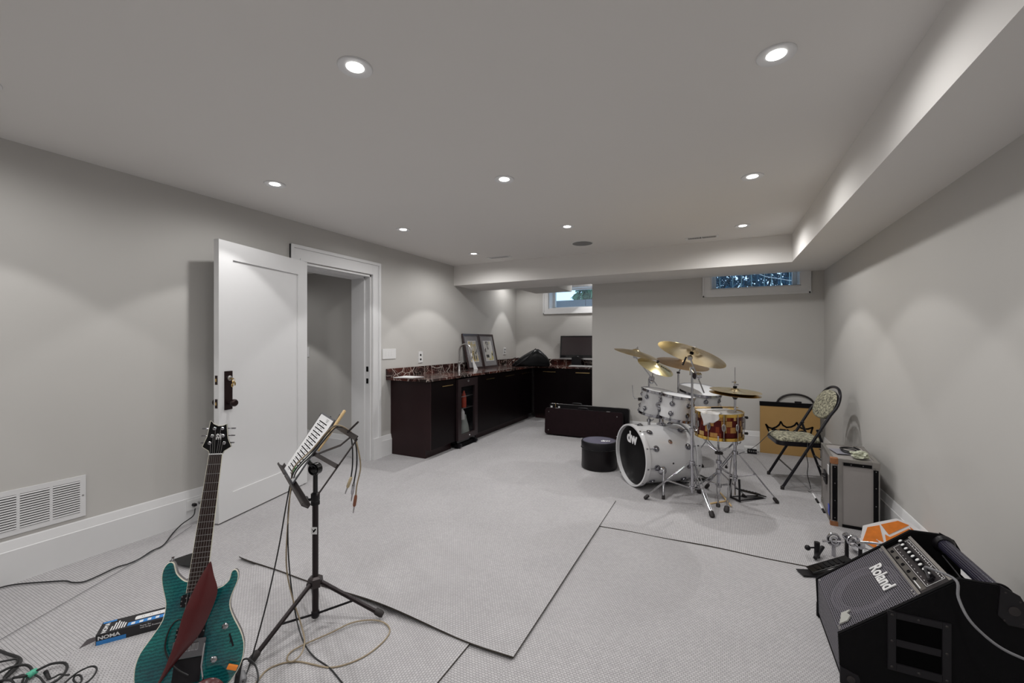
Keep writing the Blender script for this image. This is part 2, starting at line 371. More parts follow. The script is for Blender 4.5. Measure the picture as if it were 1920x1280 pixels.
# ------------------------------------------------------------------ outside
M['leaf'] = mat('garden_leaf', (.04, .16, .07), .5, noise=.6, nscale=8)
M['leaf_blue_cast'] = mat('blue_cast_leaf', (.010, .085, .15), .5, noise=.6, nscale=8)  # blue cast of the daylight is painted into the hedge leaf colour
M['planter'] = mat('grey_planter_concrete', (.16, .165, .18), .8, noise=.15, nscale=12)
def bush(name, c, size, n, m, lab, seed, lw=.05):
    random.seed(seed); b = MB(); c = Vector(c)
    for i in range(n):
        while True:
            p = Vector([random.uniform(-1, 1) for _ in range(3)])
            if p.length < 1: break
        q = c + Vector((p.x*size[0], p.y*size[1], p.z*size[2]))
        L = Matrix.Translation(q) @ Euler([random.uniform(0, 6.28) for _ in range(3)]).to_matrix().to_4x4()
        l = lw*random.uniform(.7, 1.6); w = l*.35
        vv = [b.v(L @ Vector(x)) for x in ((-l, 0, 0), (0, w, .01), (l, 0, 0), (0, -w, .01))]
        b.face(vv)
    o = b.build(name, m); tag(o, lab, 'plant'); return o
tag(MB().bx((-8, 9.11, 1.2), (6, 16, 1.60)).build('garden_soil', mat('soil', (.05, .035, .025), .9, noise=.3)), 'dark garden soil outside the high windows', 'ground')
bush('garden_hedge', (.6, 8.6, 2.75), (1.9, .5, 1.18), 8500, M['leaf_blue_cast'], 'dense hedge coloured for blue daylight outside the high window on the right', 3, .055)
bush('garden_shrub', (-2.72, 10.0, 2.42), (.50, .45, .86), 1300, M['leaf'], 'leafy green shrub above the grey planter outside the kitchen window', 5, .09)
tr_ = bush('garden_tree', (-1.9, 11.5, 4.1), (1.7, .8, .75), 900, M['leaf'], 'tree foliage high outside the kitchen window', 6, .11)
MB().cyl((-1.0, 11.6, 1.6), (-1.3, 11.5, 4.1), .09, .05, 12).build('trunk', mat('bark', (.08, .06, .04), .9, noise=.4), tr_, smooth=True)
b = MB(); b.bx((-4.2, 8.9, 1.2), (-2.62, 9.1, 2.31)); b.bx((-2.61, 8.9, 1.2), (-.6, 9.1, 2.31)); tag(b.build('planter_wall', M['planter']), 'low grey concrete planter wall outside the kitchen window', 'planter')
random.seed(11); b = MB()
for i in range(26):
    x = -1.0+i*.13+random.uniform(-.04, .04); b.cyl((x, 7.45+random.uniform(-.12, .12), 1.6), (x+random.uniform(-.05, .05), 7.5, 3.6), .008, .006, 6)
tag(b.build('bamboo_screen', mat('pale_cane', (.22, .34, .36), .6, noise=.3)), 'row of thin upright canes just outside the right window', 'plant')['kind'] = 'stuff'
b = MB(); b.tube([(.28, 7.42, 2.55), (.62, 7.40, 2.38), (1.02, 7.36, 2.27), (1.5, 7.4, 1.9), (1.7, 9.3, 1.61)], .006, 6); tag(b.build('garden_hose', M['plastic_white']), 'pale cord slanting across outside the right window', 'cord')

# ------------------------------------------------------------------ recessed ceiling fixtures
M['lens'] = mat('lit_lens', (1, 1, 1), .5, emis=(1, .98, .95), estr=9.0)
def make_fixture(loc, label, group=None, beam=BEAM_W, wash=WASH_W, deg=BEAM_DEG, R=.072):
    t = thing('recessed_light', loc, label, 'ceiling light', group)
    k = R/.072; L = Matrix.Translation(Vector(loc))
    b = MB(L); b.lathe([(R, 0), (R, -.003), (R*.96, -.006), (R*.56, -.002), (R*.49, .0), (R*.49, -.0005), (R*.56, -.0005)], 40); b.build('trim_ring', M['trim'], t, smooth=True)
    b = MB(L); b.lathe([(R*.49, -.0005), (R*.49, -.0025), (.001, -.0035)], 32); b.build('lens', M['lens'], t, smooth=True)
    for nm, W, dg, bl, rad in (('beam_lamp', beam, deg, .16, .025), ('wash_lamp', wash, WASH_DEG, .55, .035)):
        if W <= 0: continue
        ld = bpy.data.lights.new(nm, 'SPOT'); ld.energy = W; ld.spot_size = math.radians(dg); ld.spot_blend = bl; ld.shadow_soft_size = rad; ld.color = LIGHT_COL
        lo = bpy.data.objects.new(nm, ld); COL.objects.link(lo); lo.parent = t; lo.location = (0, 0, -.012)
    return t
LB = ['recessed ceiling light at the far left edge of the photo, nearest along the left wall', 'recessed ceiling light along the left wall, above the open white door', 'recessed ceiling light along the left wall, above the end of the kitchen counter', 'recessed ceiling light in the left row nearest the bulkhead',
      'large recessed ceiling light nearest the camera in the middle row', 'recessed ceiling light second from the camera in the middle row', 'recessed ceiling light in the middle row next to the round speaker grille',
      'large recessed ceiling light nearest the camera beside the right bulkhead', 'recessed ceiling light second from the camera beside the right bulkhead', 'recessed ceiling light in the right row nearest the slotted vent']
for i, (x, y) in enumerate(FIX):
    make_fixture((x, y, CEIL), LB[i] if i < 10 else 'recessed ceiling light behind the camera', 'recessed ceiling lights' if i < 10 else 'recessed ceiling lights behind the camera', BEAM_W*(1.35 if y > 4 else 1), WASH_W*(1.9 if y > 4 else 1))
make_fixture((-3.34, 7.06, CEIL), 'recessed ceiling light over the kitchen corner, grazing the wall by the pictures', 'recessed ceiling lights', 26, 16, 62)
make_fixture((-2.05, 7.30, CEIL), 'recessed ceiling light over the computer on the kitchen counter', 'recessed ceiling lights', 20, 14, 90)
make_fixture((-5.0, 2.9, 2.28), 'recessed ceiling light in the hall beyond the door', 'recessed ceiling lights', 34, 12, 90)
# ceiling speaker and supply vents
t = thing('ceiling_speaker', (-1.465, 4.855, CEIL), 'round grey speaker grille flush in the ceiling near the bulkhead', 'speaker')
L = Matrix.Translation((-1.465, 4.855, CEIL))
MB(L).lathe([(.128, 0), (.128, -.004), (.118, -.005), (.118, 0)], 40).build('speaker_ring', M['plastic_white'], t, smooth=True)
M['grille'] = mat('speaker_grille_cloth', (.22, .22, .22), .8, noise=.2, nscale=300, bump=.4, bscale=800)
MB(L).lathe([(.118, -.001), (.118, -.004), (.001, -.004)], 40).build('speaker_grille', M['grille'], t, smooth=True)
def vent(x, y, lab, split):
    t = thing('ceiling_vent', (x, y, CEIL), lab, 'vent', 'slotted ceiling vents')
    b = MB(); b.bx((x-.17, y-.055, CEIL-.004), (x+.17, y-.04, CEIL)); b.bx((x-.17, y+.04, CEIL-.004), (x+.17, y+.055, CEIL)); b.bx((x-.17, y-.04, CEIL-.004), (x-.145, y+.04, CEIL)); b.bx((x+.145, y-.04, CEIL-.004), (x+.17, y+.04, CEIL)); b.bx((x-.006, y-.04, CEIL-.004), (x+.006, y+.04, CEIL)); b.build('vent_frame', M['plastic_white'], t)
    MB().bx((x-.145, y-.04, CEIL-.0008), (x+.145, y+.04, CEIL)).build('vent_backing', M['dark_slot'], t)
    b = MB()
    for i in range(22):
        xx = x-.140+i*.0133
        if abs(xx-x) > .008: b.box((xx, y, CEIL-.003), (.0045, .08, .003))
    b.build('vent_louvres', M['plastic_white'], t)
vent(-2.737, 5.145, 'slotted ceiling vent near the left wall in front of the bulkhead', 1)
vent(-.182, 5.174, 'slotted ceiling vent on the right, in front of the bulkhead above the drums', 1)

# ------------------------------------------------------------------ carpet offcuts laid over the fitted carpet
def offcut(name, x0, x1, y0, y1, z, lab, m, wave=0.0, seed=0, wx=None, em='carpet_edge'):
    random.seed(seed); nx, ny = int((x1-x0)/.05)+1, int((y1-y0)/.05)+1; t = .007
    def zz(x, y):
        h = .002*math.sin(x*5+seed)*math.sin(y*4+1)
        if wave:
            e = math.exp(-(y-y0)/.10); g = math.exp(-((x-wx)/.25)**2); h += wave*e*g
        return z+max(0, h)
    def yo(x): return .008*math.sin(x*4.1+seed)+.004*math.sin(x*11+seed)
    top = [[(x0+(x1-x0)*i/nx, y0+(y1-y0)*j/ny+(yo(x0+(x1-x0)*i/nx) if j == 0 else 0), zz(x0+(x1-x0)*i/nx, y0+(y1-y0)*j/ny)+t) for i in range(nx+1)] for j in range(ny+1)]
    b = MB(); b.grid(top); o = b.build(name, m, smooth=True); tag(o, lab, 'rug', 'carpet offcuts laid on the floor')
    bot = [[Vector(p)-Vector((0, 0, t)) for p in r] for r in top]
    e = MB()
    def strip(a, c): e.grid([a, c])
    strip(top[0], bot[0]); strip(top[-1], bot[-1]); strip([r[0] for r in top], [r[0] for r in bot]); strip([r[-1] for r in top], [r[-1] for r in bot]); e.grid(bot)
    e.build('cut_edge', M[em], o)
    return o
offcut('carpet_offcut', -1.80, .93, 3.15, 5.95, .0045, 'beige carpet offcut under the drum kit, its long front edge running to the amplifier', M['carpet_b'], seed=2)
offcut('carpet_offcut', -2.765, -1.77, 3.42, 6.86, -.003, 'beige carpet offcut running along the dark kitchen cabinets', M['carpet_c'], seed=1, em='carpet_c')
offcut('carpet_offcut', -.82, .98, YF+.3, 3.175, -.002, 'beige carpet offcut in front of the amplifier at the lower right', M['carpet'], seed=4)
offcut('carpet_offcut', -2.6, -1.035, -.2, 1.70, .0015, 'beige carpet offcut under the music stand, edge at the bottom of the photo', M['carpet_b'], seed=5)
offcut('carpet_offcut', -2.77, -.812, 1.66, 3.685, .0125, 'large top carpet offcut in the middle of the floor with a buckled front edge', M['carpet'], wave=.022, seed=3, wx=-1.55)

# ------------------------------------------------------------------ wall fittings
def wall_outlet(y, z, h, w, lab, cat='outlet', kind='outlet', x=XL, M0=None):
    t = thing('wall_outlet' if kind == 'outlet' else 'wall_switch', (x, y, z), lab, cat)
    MB().bx((x, y-w/2, z-h/2), (x+.008, y+w/2, z+h/2), bev=.0015).build('cover_plate', M['plastic_white'], t)
    if kind == 'outlet':
        vert = h > w
        for s in (-1, 1):
            dy, dz = (0, s*h*.2) if vert else (s*w*.2, 0)
            r = MB().bx((x+.005, y+dy-.016, z+dz-.014), (x+.008, y+dy+.016, z+dz+.014), bev=.001).build('socket', M['plastic_white'], t)
            q = MB(); q.bx((x+.0078, y+dy-.008, z+dz-.005), (x+.0084, y+dy-.006, z+dz+.004)); q.bx((x+.0078, y+dy+.006, z+dz-.005), (x+.0084, y+dy+.008, z+dz+.004)); q.bx((x+.0078, y+dy-.002, z+dz-.011), (x+.0084, y+dy+.002, z+dz-.007)); q.build('slots', M['dark_slot'], r)
    else:
        n = max(1, round(w/.055)-1)
        for i in range(n):
            yy = y+(i-(n-1)/2)*.046
            MB().bx((x+.005, yy-.016, z-.033), (x+.009, yy+.016, z+.033), bev=.001).build('rocker', M['plastic_white'], t)
    return t
wall_outlet(4.02, 1.247, .125, .235, 'wide white switch plate on the left wall beside the door casing', 'switch', 'switch')
wall_outlet(4.63, 1.185, .15, .092, 'white duplex outlet on the wall above the left end of the counter')
wall_outlet(7.15, 1.22, .13, .09, 'white outlet on the wall between the picture frames and the black bag')
wall_outlet(1.855, .137, .078, .125, 'white outlet set sideways in the left baseboard behind the guitar', x=XL+.022)
t = thing('wall_switch', (-4.83, 3.75, 1.27), 'white light switch on the hall wall seen past the door edge', 'switch')
MB().bx((-4.87, 3.744, 1.20), (-4.79, 3.75, 1.33), bev=.0015).build('cover_plate', M['plastic_white'], t); MB().bx((-4.846, 3.740, 1.235), (-4.814, 3.745, 1.30)).build('rocker', M['plastic_white'], t)
t = thing('return_air_grille', (XL, .94, .275), 'large white louvred return air grille low on the left wall', 'vent')
b = MB(); y0, y1, z0, z1 = .655, 1.225, .275, .537
secs = [(1.0746+i*-.1365, 1.197-i*.1365) for i in range(4)]
b.bx((XL, y0, z0), (XL+.008, y1, z0+.03)); b.bx((XL, y0, z1-.03), (XL+.008, y1, z1)); edges = [y0]+[v for s in sorted(secs) for v in s]+[y1]
for i in range(0, len(edges), 2): b.bx((XL, edges[i], z0+.03), (XL+.008, edges[i+1], z1-.03))
b.build('grille_frame', M['trim'], t)
MB().bx((XL+.0005, y0+.01, z0+.01), (XL+.0015, y1-.01, z1-.01)).build('grille_backing', M['dark_slot'], t)
b = MB()
for s in secs:
    for i in range(14):
        z = z0+.037+i*.0145
        b.box((0, 0, 0), (.011, s[1]-s[0], .0025), L=TR((XL+.006, (s[0]+s[1])/2, z), ry=math.radians(38)))
b.build('grille_slats', M['trim'], t)
for y in (1.211, .669): MB().lathe([(.005, 0), (.004, .002), (0, .0025)], 12, AX((XL+.008, y, .41), (1, 0, 0))).build('screw', M['steel'], t, smooth=True)
# ================================================================== kitchenette
KX, KY, CT, CB = -3.08, 7.08, .955, .925       # door plane of the left run, of the back run, counter top and underside
b = MB(); b.bx((XL, 3.965, CB), (-3.045, YA, CT), bev=.004); b.bx((-3.045, 7.045, CB), (XP, YA, CT), bev=.004)
ct = thing('countertop', (-3.37, 5.8, CB), 'dark red and black marble countertop with white veins along two walls', 'countertop')
b.build('worktop', M['marble'], ct)
b = MB(); b.bx((XL, 3.965, CT), (XL+.02, YA, 1.063)); b.bx((XL+.02, YA-.02, CT), (XP, YA, 1.063)); b.build('backsplash', M['marble'], ct)
def cabinet_left(y0, y1, lab, hinge=None, end=False, handle=(None,)):
    c = thing('base_cabinet', (-3.385, (y0+y1)/2, 0), lab, 'cabinet', 'dark base cabinets')
    ye = y0+(.019 if end else 0); b = MB(); b.bx((XL+.001, ye, .10), (KX-.022, y1, CB-.001)); b.bx((XL+.001, y0+.004, 0), (KX-.075, y1, .10)); b.build('body', M['espresso'], c)
    for (a, z) in ((y0, y1),):
        d = MB().bx((KX-.02, a+(.02 if end else .0015), .105), (KX, z-.0015, CB-.012), bev=.0012).build('cabinet_door', M['espresso_dark'], c)
        if handle[0] is not None:
            h0, h1 = handle; hb = MB(); hb.bx((KX+.018, h0, .842), (KX+.026, h1, .852), bev=.001); hb.bx((KX-.001, h0+.02, .844), (KX+.02, h0+.028, .850)); hb.bx((KX-.001, h1-.028, .844), (KX+.02, h1-.02, .850)); hb.build('handle', M['brass'], d, label='brass bar handle')
    if end: MB().bx((XL+.001, y0, 0.101), (KX, y0+.018, CB-.001)).build('end_panel', M['espresso'], c)
    return c
cabinet_left(4.05, 4.585, 'dark base cabinet at the near end of the counter with its brown end panel showing', end=True, handle=(4.26, 4.49))
cabinet_left(5.105, 5.80, 'dark base cabinet just past the wine fridge, under the faucet', handle=(5.35, 5.60))
cabinet_left(5.80, 6.41, 'dark base cabinet under the picture frames', handle=(5.97, 6.27))
cabinet_left(6.41, 7.055, 'dark base cabinet in the inner corner of the kitchenette', handle=(6.6, 6.93))
def cabinet_back(x0, x1, h0, h1, lab):
    c = thing('base_cabinet', ((x0+x1)/2, 7.385, 0), lab, 'cabinet', 'dark base cabinets')
    b = MB(); b.bx((x0, KY+.022, .10), (x1, YA-.001, CB-.001)); b.bx((x0, KY+.075, 0), (x1, YA-.001, .10)); b.build('body', M['espresso'], c)
    d = MB().bx((x0+.0015, KY, .105), (x1-.0015, KY+.02, CB-.012), bev=.0012).build('cabinet_door', M['espresso_dark'], c)
    hb = MB(); hb.bx((h0, KY-.026, .852), (h1, KY-.018, .862), bev=.001); hb.bx((h0+.02, KY-.02, .854), (h0+.028, KY+.001, .860)); hb.bx((h1-.028, KY-.02, .854), (h1-.02, KY+.001, .860)); hb.build('handle', M['brass'], d, label='brass bar handle')
cabinet_back(-3.055, -2.43, -2.86, -2.62, 'dark base cabinet on the back wall under the black bag')
cabinet_back(-2.43, -1.76, -2.25, -2.00, 'dark base cabinet on the back wall under the computer')
# wine fridge with bottles inside
fy0, fy1 = 4.60, 5.09
fr = thing('wine_fridge', (-3.385, (fy0+fy1)/2, 0), 'black under counter wine fridge with a tinted glass door', 'fridge')
b = MB(); t_ = .02; fx = -3.085
b.bx((XL+.01, fy0, .06), (XL+.03, fy1, .905)); b.bx((XL+.03, fy0, .06), (fx, fy0+t_, .905)); b.bx((XL+.03, fy1-t_, .06), (fx, fy1, .905)); b.bx((XL+.03, fy0, .885), (fx, fy1, .905)); b.bx((XL+.03, fy0, .06), (fx, fy1, .10)); b.build('cabinet_body', M['black_gloss'], fr)
b = MB(); b.bx((fx, fy0, .10), (fx+.035, fy0+.075, .905)); b.bx((fx, fy1-.075, .10), (fx+.035, fy1, .905)); b.bx((fx, fy0+.075, .80), (fx+.035, fy1-.075, .905)); b.bx((fx, fy0+.075, .10), (fx+.035, fy1-.075, .17)); dd = b.build('fridge_door', mat('fridge_frame', (.035, .022, .024), .3, .3, noise=.1), fr)
MB().bx((fx+.012, fy0+.07, .165), (fx+.018, fy1-.07, .805)).build('glass_panel', M['fridge_glass'], dd)
b = MB(); b.torus(.016, .004, TR((fx+.037, (fy0+fy1)/2, .87), ry=math.pi/2) @ Matrix.Diagonal((.6, 1, 1, 1)), 20, 6); b.build('door_badge', M['steel'], dd, smooth=True)
MB().sphere((fx+.036, (fy0+fy1)/2+.03, .135), .009).build('lock_button', M['plastic_white'], dd, smooth=True)
for z, n in ((.50, 0), (.66, 1)): 
    b = MB()
    for i in range(7): b.cyl((XL+.04, fy0+.04+i*.068, z), (fx-.01, fy0+.04+i*.068, z), .003, seg=6)
    b.cyl((fx-.01, fy0+.03, z), (fx-.01, fy1-.03, z), .005, seg=6); b.build('wire_shelf', M['steel'], fr)
b = MB(); b.bx((fx-.03, fy0+.01, .0), (fx+.02, fy1-.01, .055)); b.build('toe_grille', M['black_matte'], fr)
for y in (fy0+.04, fy1-.06): MB().cyl((fx+.03, y-.02, .035), (fx+.03, y+.02, .035), .03, seg=16).build('foot', M['black_plastic'], fr, smooth=True)
def bottle(name, x, y, z, prof, m, lab):
    o = MB().lathe(prof, 24, Matrix.Translation((x, y, z))).build(name, m, smooth=True); return tag(o, lab, 'bottle', 'bottles inside the wine fridge')
M['red_label'] = mat('red_label_bottle', (.45, .06, .03), .3, noise=.4, nscale=30); M['milk'] = mat('milky_plastic', (.42, .46, .44), .35, noise=.05)
bottle('drink_bottle', fx-.045, 4.855, .505, [(.033, 0), (.036, .02), (.036, .11), (.034, .15), (.016, .20), (.014, .225), (.001, .226)], M['red_label'], 'red labelled bottle on the shelf of the wine fridge')
bottle('drink_bottle', fx-.045, 4.82, .345, [(.03, 0), (.032, .01), (.032, .10), (.012, .135), (.012, .148), (.001, .149)], M['paper'], 'small bottle with a black and white label in the wine fridge')
bottle('plastic_jug', fx-.095, 4.92, .101, [(.085, 0), (.085, .05), (.07, .15), (.045, .24), (.04, .29), (.001, .30)], M['milk'], 'large milky white jug at the bottom of the wine fridge')
# faucet
t = thing('kitchen_faucet', (-3.49, 5.29, CT), 'tall brushed steel gooseneck faucet on the marble counter', 'faucet')
f0 = Vector((-3.49, 5.29, CT)); b = MB(Matrix.Translation(f0))
b.lathe([(.027, 0), (.027, .01), (.019, .02), (.017, .12), (.022, .125), (.022, .14), (.012, .15)], 20)
pts = [(0, 0, .13), (0, 0, .30)]+[(.105-.105*math.cos(a), 0, .30+.105*math.sin(a)) for a in [math.pi*i/12 for i in range(1, 13)]]+[(.21, 0, .27)]
b.tube(pts, .0135, 12); b.build('spout', M['steel'], t, smooth=True)
MB(Matrix.Translation(f0)).lathe([(.0165, .18), (.0165, .272), (.0135, .276)], 16, Matrix.Translation((.21, 0, 0))).build('spray_head', M['steel'], t, smooth=True)
b = MB(Matrix.Translation(f0)); b.cyl((0, .012, .10), (0, .055, .115), .011, seg=12); b.cyl((0, .05, .11), (.0, .058, .22), .006, .004, seg=10); b.build('lever', M['steel'], t, smooth=True)
# paper on the counter
P = [onz(737.5, 708, CT), onz(761, 704.6, CT), onz(795, 706.5, CT), onz(772, 708.2, CT)]
b = MB(); b.rings([[p+Vector((0, 0, .0005)) for p in P], [p+Vector((0, 0, .004)) for p in P]]); tag(b.build('paper_stack', M['paper']), 'flat stack of white paper on the near end of the marble counter', 'paper')
# framed pictures leaning on the wall
def art_mat(name, sd, cols):
    m = mat(name, cols[0], .4); t, p = nodes(m); tc = t.nodes.new('ShaderNodeTexCoord')
    n = t.nodes.new('ShaderNodeTexNoise'); n.inputs['Scale'].default_value = 9; n.inputs['Detail'].default_value = 6; mp = t.nodes.new('ShaderNodeMapping'); mp.inputs['Location'].default_value = (sd, sd*2, sd*3); mp.inputs['Scale'].default_value = (1, 1, .6)
    t.links.new(tc.outputs['Object'], mp.inputs[0]); t.links.new(mp.outputs[0], n.inputs['Vector'])
    r = ramp(t, [(.32+.09*i, c) for i, c in enumerate(cols)]); r.color_ramp.interpolation = 'CONSTANT'; t.links.new(n.outputs['Fac'], r.inputs[0]); t.links.new(r.outputs[0], p.inputs['Base Color']); return m
artA = art_mat('street_scene_print', 1.3, [(.03, .03, .03), (.42, .40, .34), (.55, .42, .15), (.60, .58, .54), (.33, .42, .38)])
artB = art_mat('tower_scene_print', 4.1, [(.05, .03, .03), (.62, .61, .58), (.62, .61, .58), (.60, .52, .14), (.22, .17, .24)])
M['frame'] = mat('dark_wood_frame', (.03, .014, .014), .3, noise=.2); M['mount'] = mat('grey_picture_mount', (.21, .20, .21), .7, noise=.04)
for y0, y1, art, lab, shapes in ((5.63, 6.105, artA, 'dark framed street picture with black figures, behind the faucet', 0), (6.12, 6.62, artB, 'dark framed picture with a yellow tower, next to the black bag', 1)):
    x0, z0, x1, z1 = -3.53, CT+.001, -3.655, 1.525
    up = Vector((x1-x0, 0, z1-z0)); hgt = up.length; up.normalize(); nn = Vector((up.z, 0, -up.x)); w = y1-y0
    L = Matrix(((0, up.x, nn.x, x0), (1, up.y, nn.y, y0), (0, up.z, nn.z, z0), (0, 0, 0, 1)))
    t = thing('picture_frame', (x0, (y0+y1)/2, z0), lab, 'picture', 'framed pictures leaning above the counter')
    b = MB(L); f = .032; T = .0
    b.bx((0, 0, -.02), (f, hgt, T)); b.bx((w-f, 0, -.02), (w, hgt, T)); b.bx((f, 0, -.02), (w-f, f, T)); b.bx((f, hgt-f, -.02), (w-f, hgt, T)); b.build('frame', M['frame'], t)
    MB(L).bx((f, f, -.014), (w-f, hgt-f, -.010)).build('mount', M['mount'], t)
    MB(L).bx((.115, .115, -.0095), (w-.105, hgt-.115, -.0085)).build('print', M['paper'], t)
    MB(L).bx((.127, .127, -.0085), (w-.117, hgt-.127, -.0075)).build('image', art, t)
    b = MB(L)
    if shapes == 0:
        for cx, s in ((.17, 1), (.24, 1.25), (.30, .7)): b.box((cx, .16+.04*s, -.007), (.022, .09*s, .001)); b.sphere((cx, .225+.05*s, -.007), .013, seg=8, sc=(1, 1, .05))
    else: b.box((.2, .2, -.007), (.09, .05, .001)); b.box((.36, .23, -.007), (.03, .04, .001)); b.box((.27, .42, -.007), (.016, .06, .001))
    b.build('figures', M['black_matte'], t)
    MB(L).bx((f, f, -.004), (w-f, hgt-f, -.003)).build('glass', glassy('picture_glass', (.5, .5, .5), .08), t)
b = MB(); b.rings([[(-3.485, 5.70, CT+.001), (-3.47, 5.80, CT+.001), (-3.535, 5.715, CT+.21)], [(-3.487, 5.70, CT+.001), (-3.472, 5.80, CT+.001), (-3.537, 5.715, CT+.21)]])
tag(b.build('paper_corner', M['paper']), 'small pale triangular card leaning on the left picture frame', 'card')
# black bag
t = thing('duffel_bag', (-3.12, 7.22, CT), 'slumped black bag in the corner of the marble counter', 'bag')
random.seed(5)
b = MB()
prof = [(0.0, .02, .02, .02), (.07, .13, .10, .11), (.16, .17, .165, .16), (.28, .19, .235, .18), (.40, .20, .30, .20), (.50, .19, .335, .20), (.60, .17, .24, .19), (.68, .14, .17, .16), (.72, .08, .08, .1)]
O = onz(948, 688, CT)+Vector((.10, .02, 0)); e = (onz(1022, 687, CT)-onz(950, 687, CT)); Lb = e.length; e.normalize(); g = Vector((-e.y, e.x, 0))
rs = []
for u, wd_, hh, dz in prof:
    ring = []
    for k in range(20):
        a = 2*math.pi*k/20; c_, s_ = math.cos(a), math.sin(a)
        y = wd_*.72*math.copysign(abs(c_)**.8, c_); z = hh*.5+hh*.5*math.copysign(abs(s_)**.75, s_)
        j = .006*math.sin(7*a+u*30)
        ring.append(O+e*(u/.72*Lb)+g*(y+j+.12)+Vector((0, 0, max(.002, z+j))))
    rs.append(ring)
b.rings(rs); b.build('bag_body', mat('black_nylon', (.005, .005, .006), .35, spec=.25, noise=.3, nscale=15, bump=.5, bscale=40), t, smooth=60, mods=[('SUBSURF', dict(levels=1, render_levels=1))])
b = MB(); b.tube([O+e*(.10*Lb)+g*-.04+Vector((0, 0, .02)), O+e*(.22*Lb)+g*-.06+Vector((0, 0, .07)), O+e*(.42*Lb)+g*-.06+Vector((0, 0, .17)), O+e*(.55*Lb)+g*-.035+Vector((0, 0, .27)), O+e*(.62*Lb)+g*.02+Vector((0, 0, .32))], .009, 8, smooth=5); b.build('strap', M['black_plastic'], t, smooth=True)
b = MB()
for q in (0, .05): b.tube([O+e*(.03*Lb+q)+g*.03+Vector((0, 0, .03)), O+e*(.02*Lb+q)+g*.02+Vector((0, 0, .12)), O+e*(.10*Lb+q)+g*.02+Vector((0, 0, .16)), O+e*(.20*Lb+q)+g*.03+Vector((0, 0, .12))], .006, 8, smooth=6)
b.build('handle', M['black_plastic'], t, smooth=True)
# computer and keyboard
t = thing('desktop_computer', (-2.33, 7.45, CT), 'dark all in one computer with a silver chin on the back counter', 'computer')
cx0, cx1, cy = -2.72, -2.02, 7.44
L = TR((0, cy, 0), rx=math.radians(-6))
b = MB(L); b.bx((cx0, 0, CT+.13), (cx1, .03, CT+.56), bev=.004); b.build('screen_housing', M['black_gloss'], t)
MB(L).bx((cx0+.03, -.0015, CT+.20), (cx1-.03, 0, CT+.535)).build('screen', mat('switched_off_screen', (.035, .024, .026), .18, noise=.08), t)
MB(L).bx((cx0+.005, -.003, CT+.115), (cx1-.005, .028, CT+.145)).build('chin', M['steel'], t, label='silver lower bar')
MB(L).sphere(((cx0+cx1)/2, -.002, CT+.172), .008, sc=(1.5, .2, .8)).build('badge', M['steel'], t, smooth=True)
b = MB(); b.bx((cx0+.22, cy+.0, CT), (cx1-.22, cy+.13, CT+.012), bev=.003); b.bx((cx0+.26, cy+.03, CT+.01), (cx1-.26, cy+.05, CT+.16)); b.build('foot', M['black_plastic'], t)
t = thing('keyboard', (-2.1, 7.22, CT), 'white keyboard lying on the back counter in front of the computer', 'keyboard')
MB().bx((-2.40, 7.12, CT+.001), (-1.95, 7.26, CT+.016), bev=.004).build('keyboard_base', M['plastic_white'], t)
b = MB()
for r in range(5):
    for c in range(18): b.box((-2.385+c*.0245+.011, 7.14+r*.026, CT+.0185), (.019, .019, .006))
b.build('keys', M['plastic_white'], t)

# ================================================================== guitar cases by the wall
M['tolex'] = mat('dark_brown_tolex', (.011, .004, .0055), .6, spec=.15, noise=.5, nscale=25, bump=.5, bscale=150)
M['tolex_black'] = mat('black_tolex', (.005, .0042, .0052), .5, spec=.2, noise=.3, nscale=25, bump=.4, bscale=150)
def rrect(x0, y0, x1, y1, r, n=5):
    out = []
    for cx, cy, a0 in ((x1-r, y1-r, 0), (x0+r, y1-r, 90), (x0+r, y0+r, 180), (x1-r, y0+r, 270)):
        for i in range(n+1):
            a = math.radians(a0+90*i/n); out.append((cx+r*math.cos(a), cy+r*math.sin(a)))
    return out
def hard_case(x0, x1, y, h, th, lean, lab, m, trimm, studs=True, hx=None):
    L = TR((0, y, .019), rx=lean) @ Matrix(((1, 0, 0, 0), (0, 0, -1, 0), (0, 1, 0, 0), (0, 0, 0, 1)))   # local xy = face, z towards the viewer
    t = thing('guitar_case', ((x0+x1)/2, y, .012), lab, 'case', 'hard guitar cases by the back wall')
    MB(L).prism(rrect(x0, 0, x1, h, .035), -th/2, th/2, bev=.006).build('case_shell', m, t, smooth=30)
    b = MB(L); P_ = rrect(x0-.001, -.001, x1+.001, h+.001, .036); b.tube([(px, py, .015) for px, py in P_], .0035, 6, closed=True); b.build('edge_trim', trimm, t, smooth=True)
    if studs:
        for sx, sy in ((x0+.06, .06), (x0+.06, h-.055), (x1-.07, .06), (x1-.07, h-.055)):
            MB(L).lathe([(.008, 0), (.006, .004), (0, .005)], 12, Matrix.Translation((sx, sy, th/2))).build('stud', M['steel'], t, smooth=True)
    for sx in (x0+.18, x1-.2):
        MB(L).bx((sx-.025, h-.008, .0), (sx+.025, h+.006, .03), bev=.001).build('latch', M['steel'], t)
    xm = hx if hx is not None else (x0+x1)/2
    b = MB(L); b.tube([(xm-.07, h, 0), (xm-.06, h+.022, 0), (xm+.06, h+.022, 0), (xm+.07, h, 0)], .009, 8, smooth=4); b.build('handle', M['black_plastic'], t, smooth=True)
    return t
hard_case(-2.36, -1.215, 5.93, .385, .10, math.radians(-4), 'dark brown hard guitar case standing on edge, in front of the other', M['tolex'], M['black_plastic'])
hard_case(-2.36, -1.155, 6.09, .425, .10, math.radians(-4), 'black hard guitar case with silver edging standing against the back wall', M['tolex_black'], M['steel'], False, hx=-1.93)
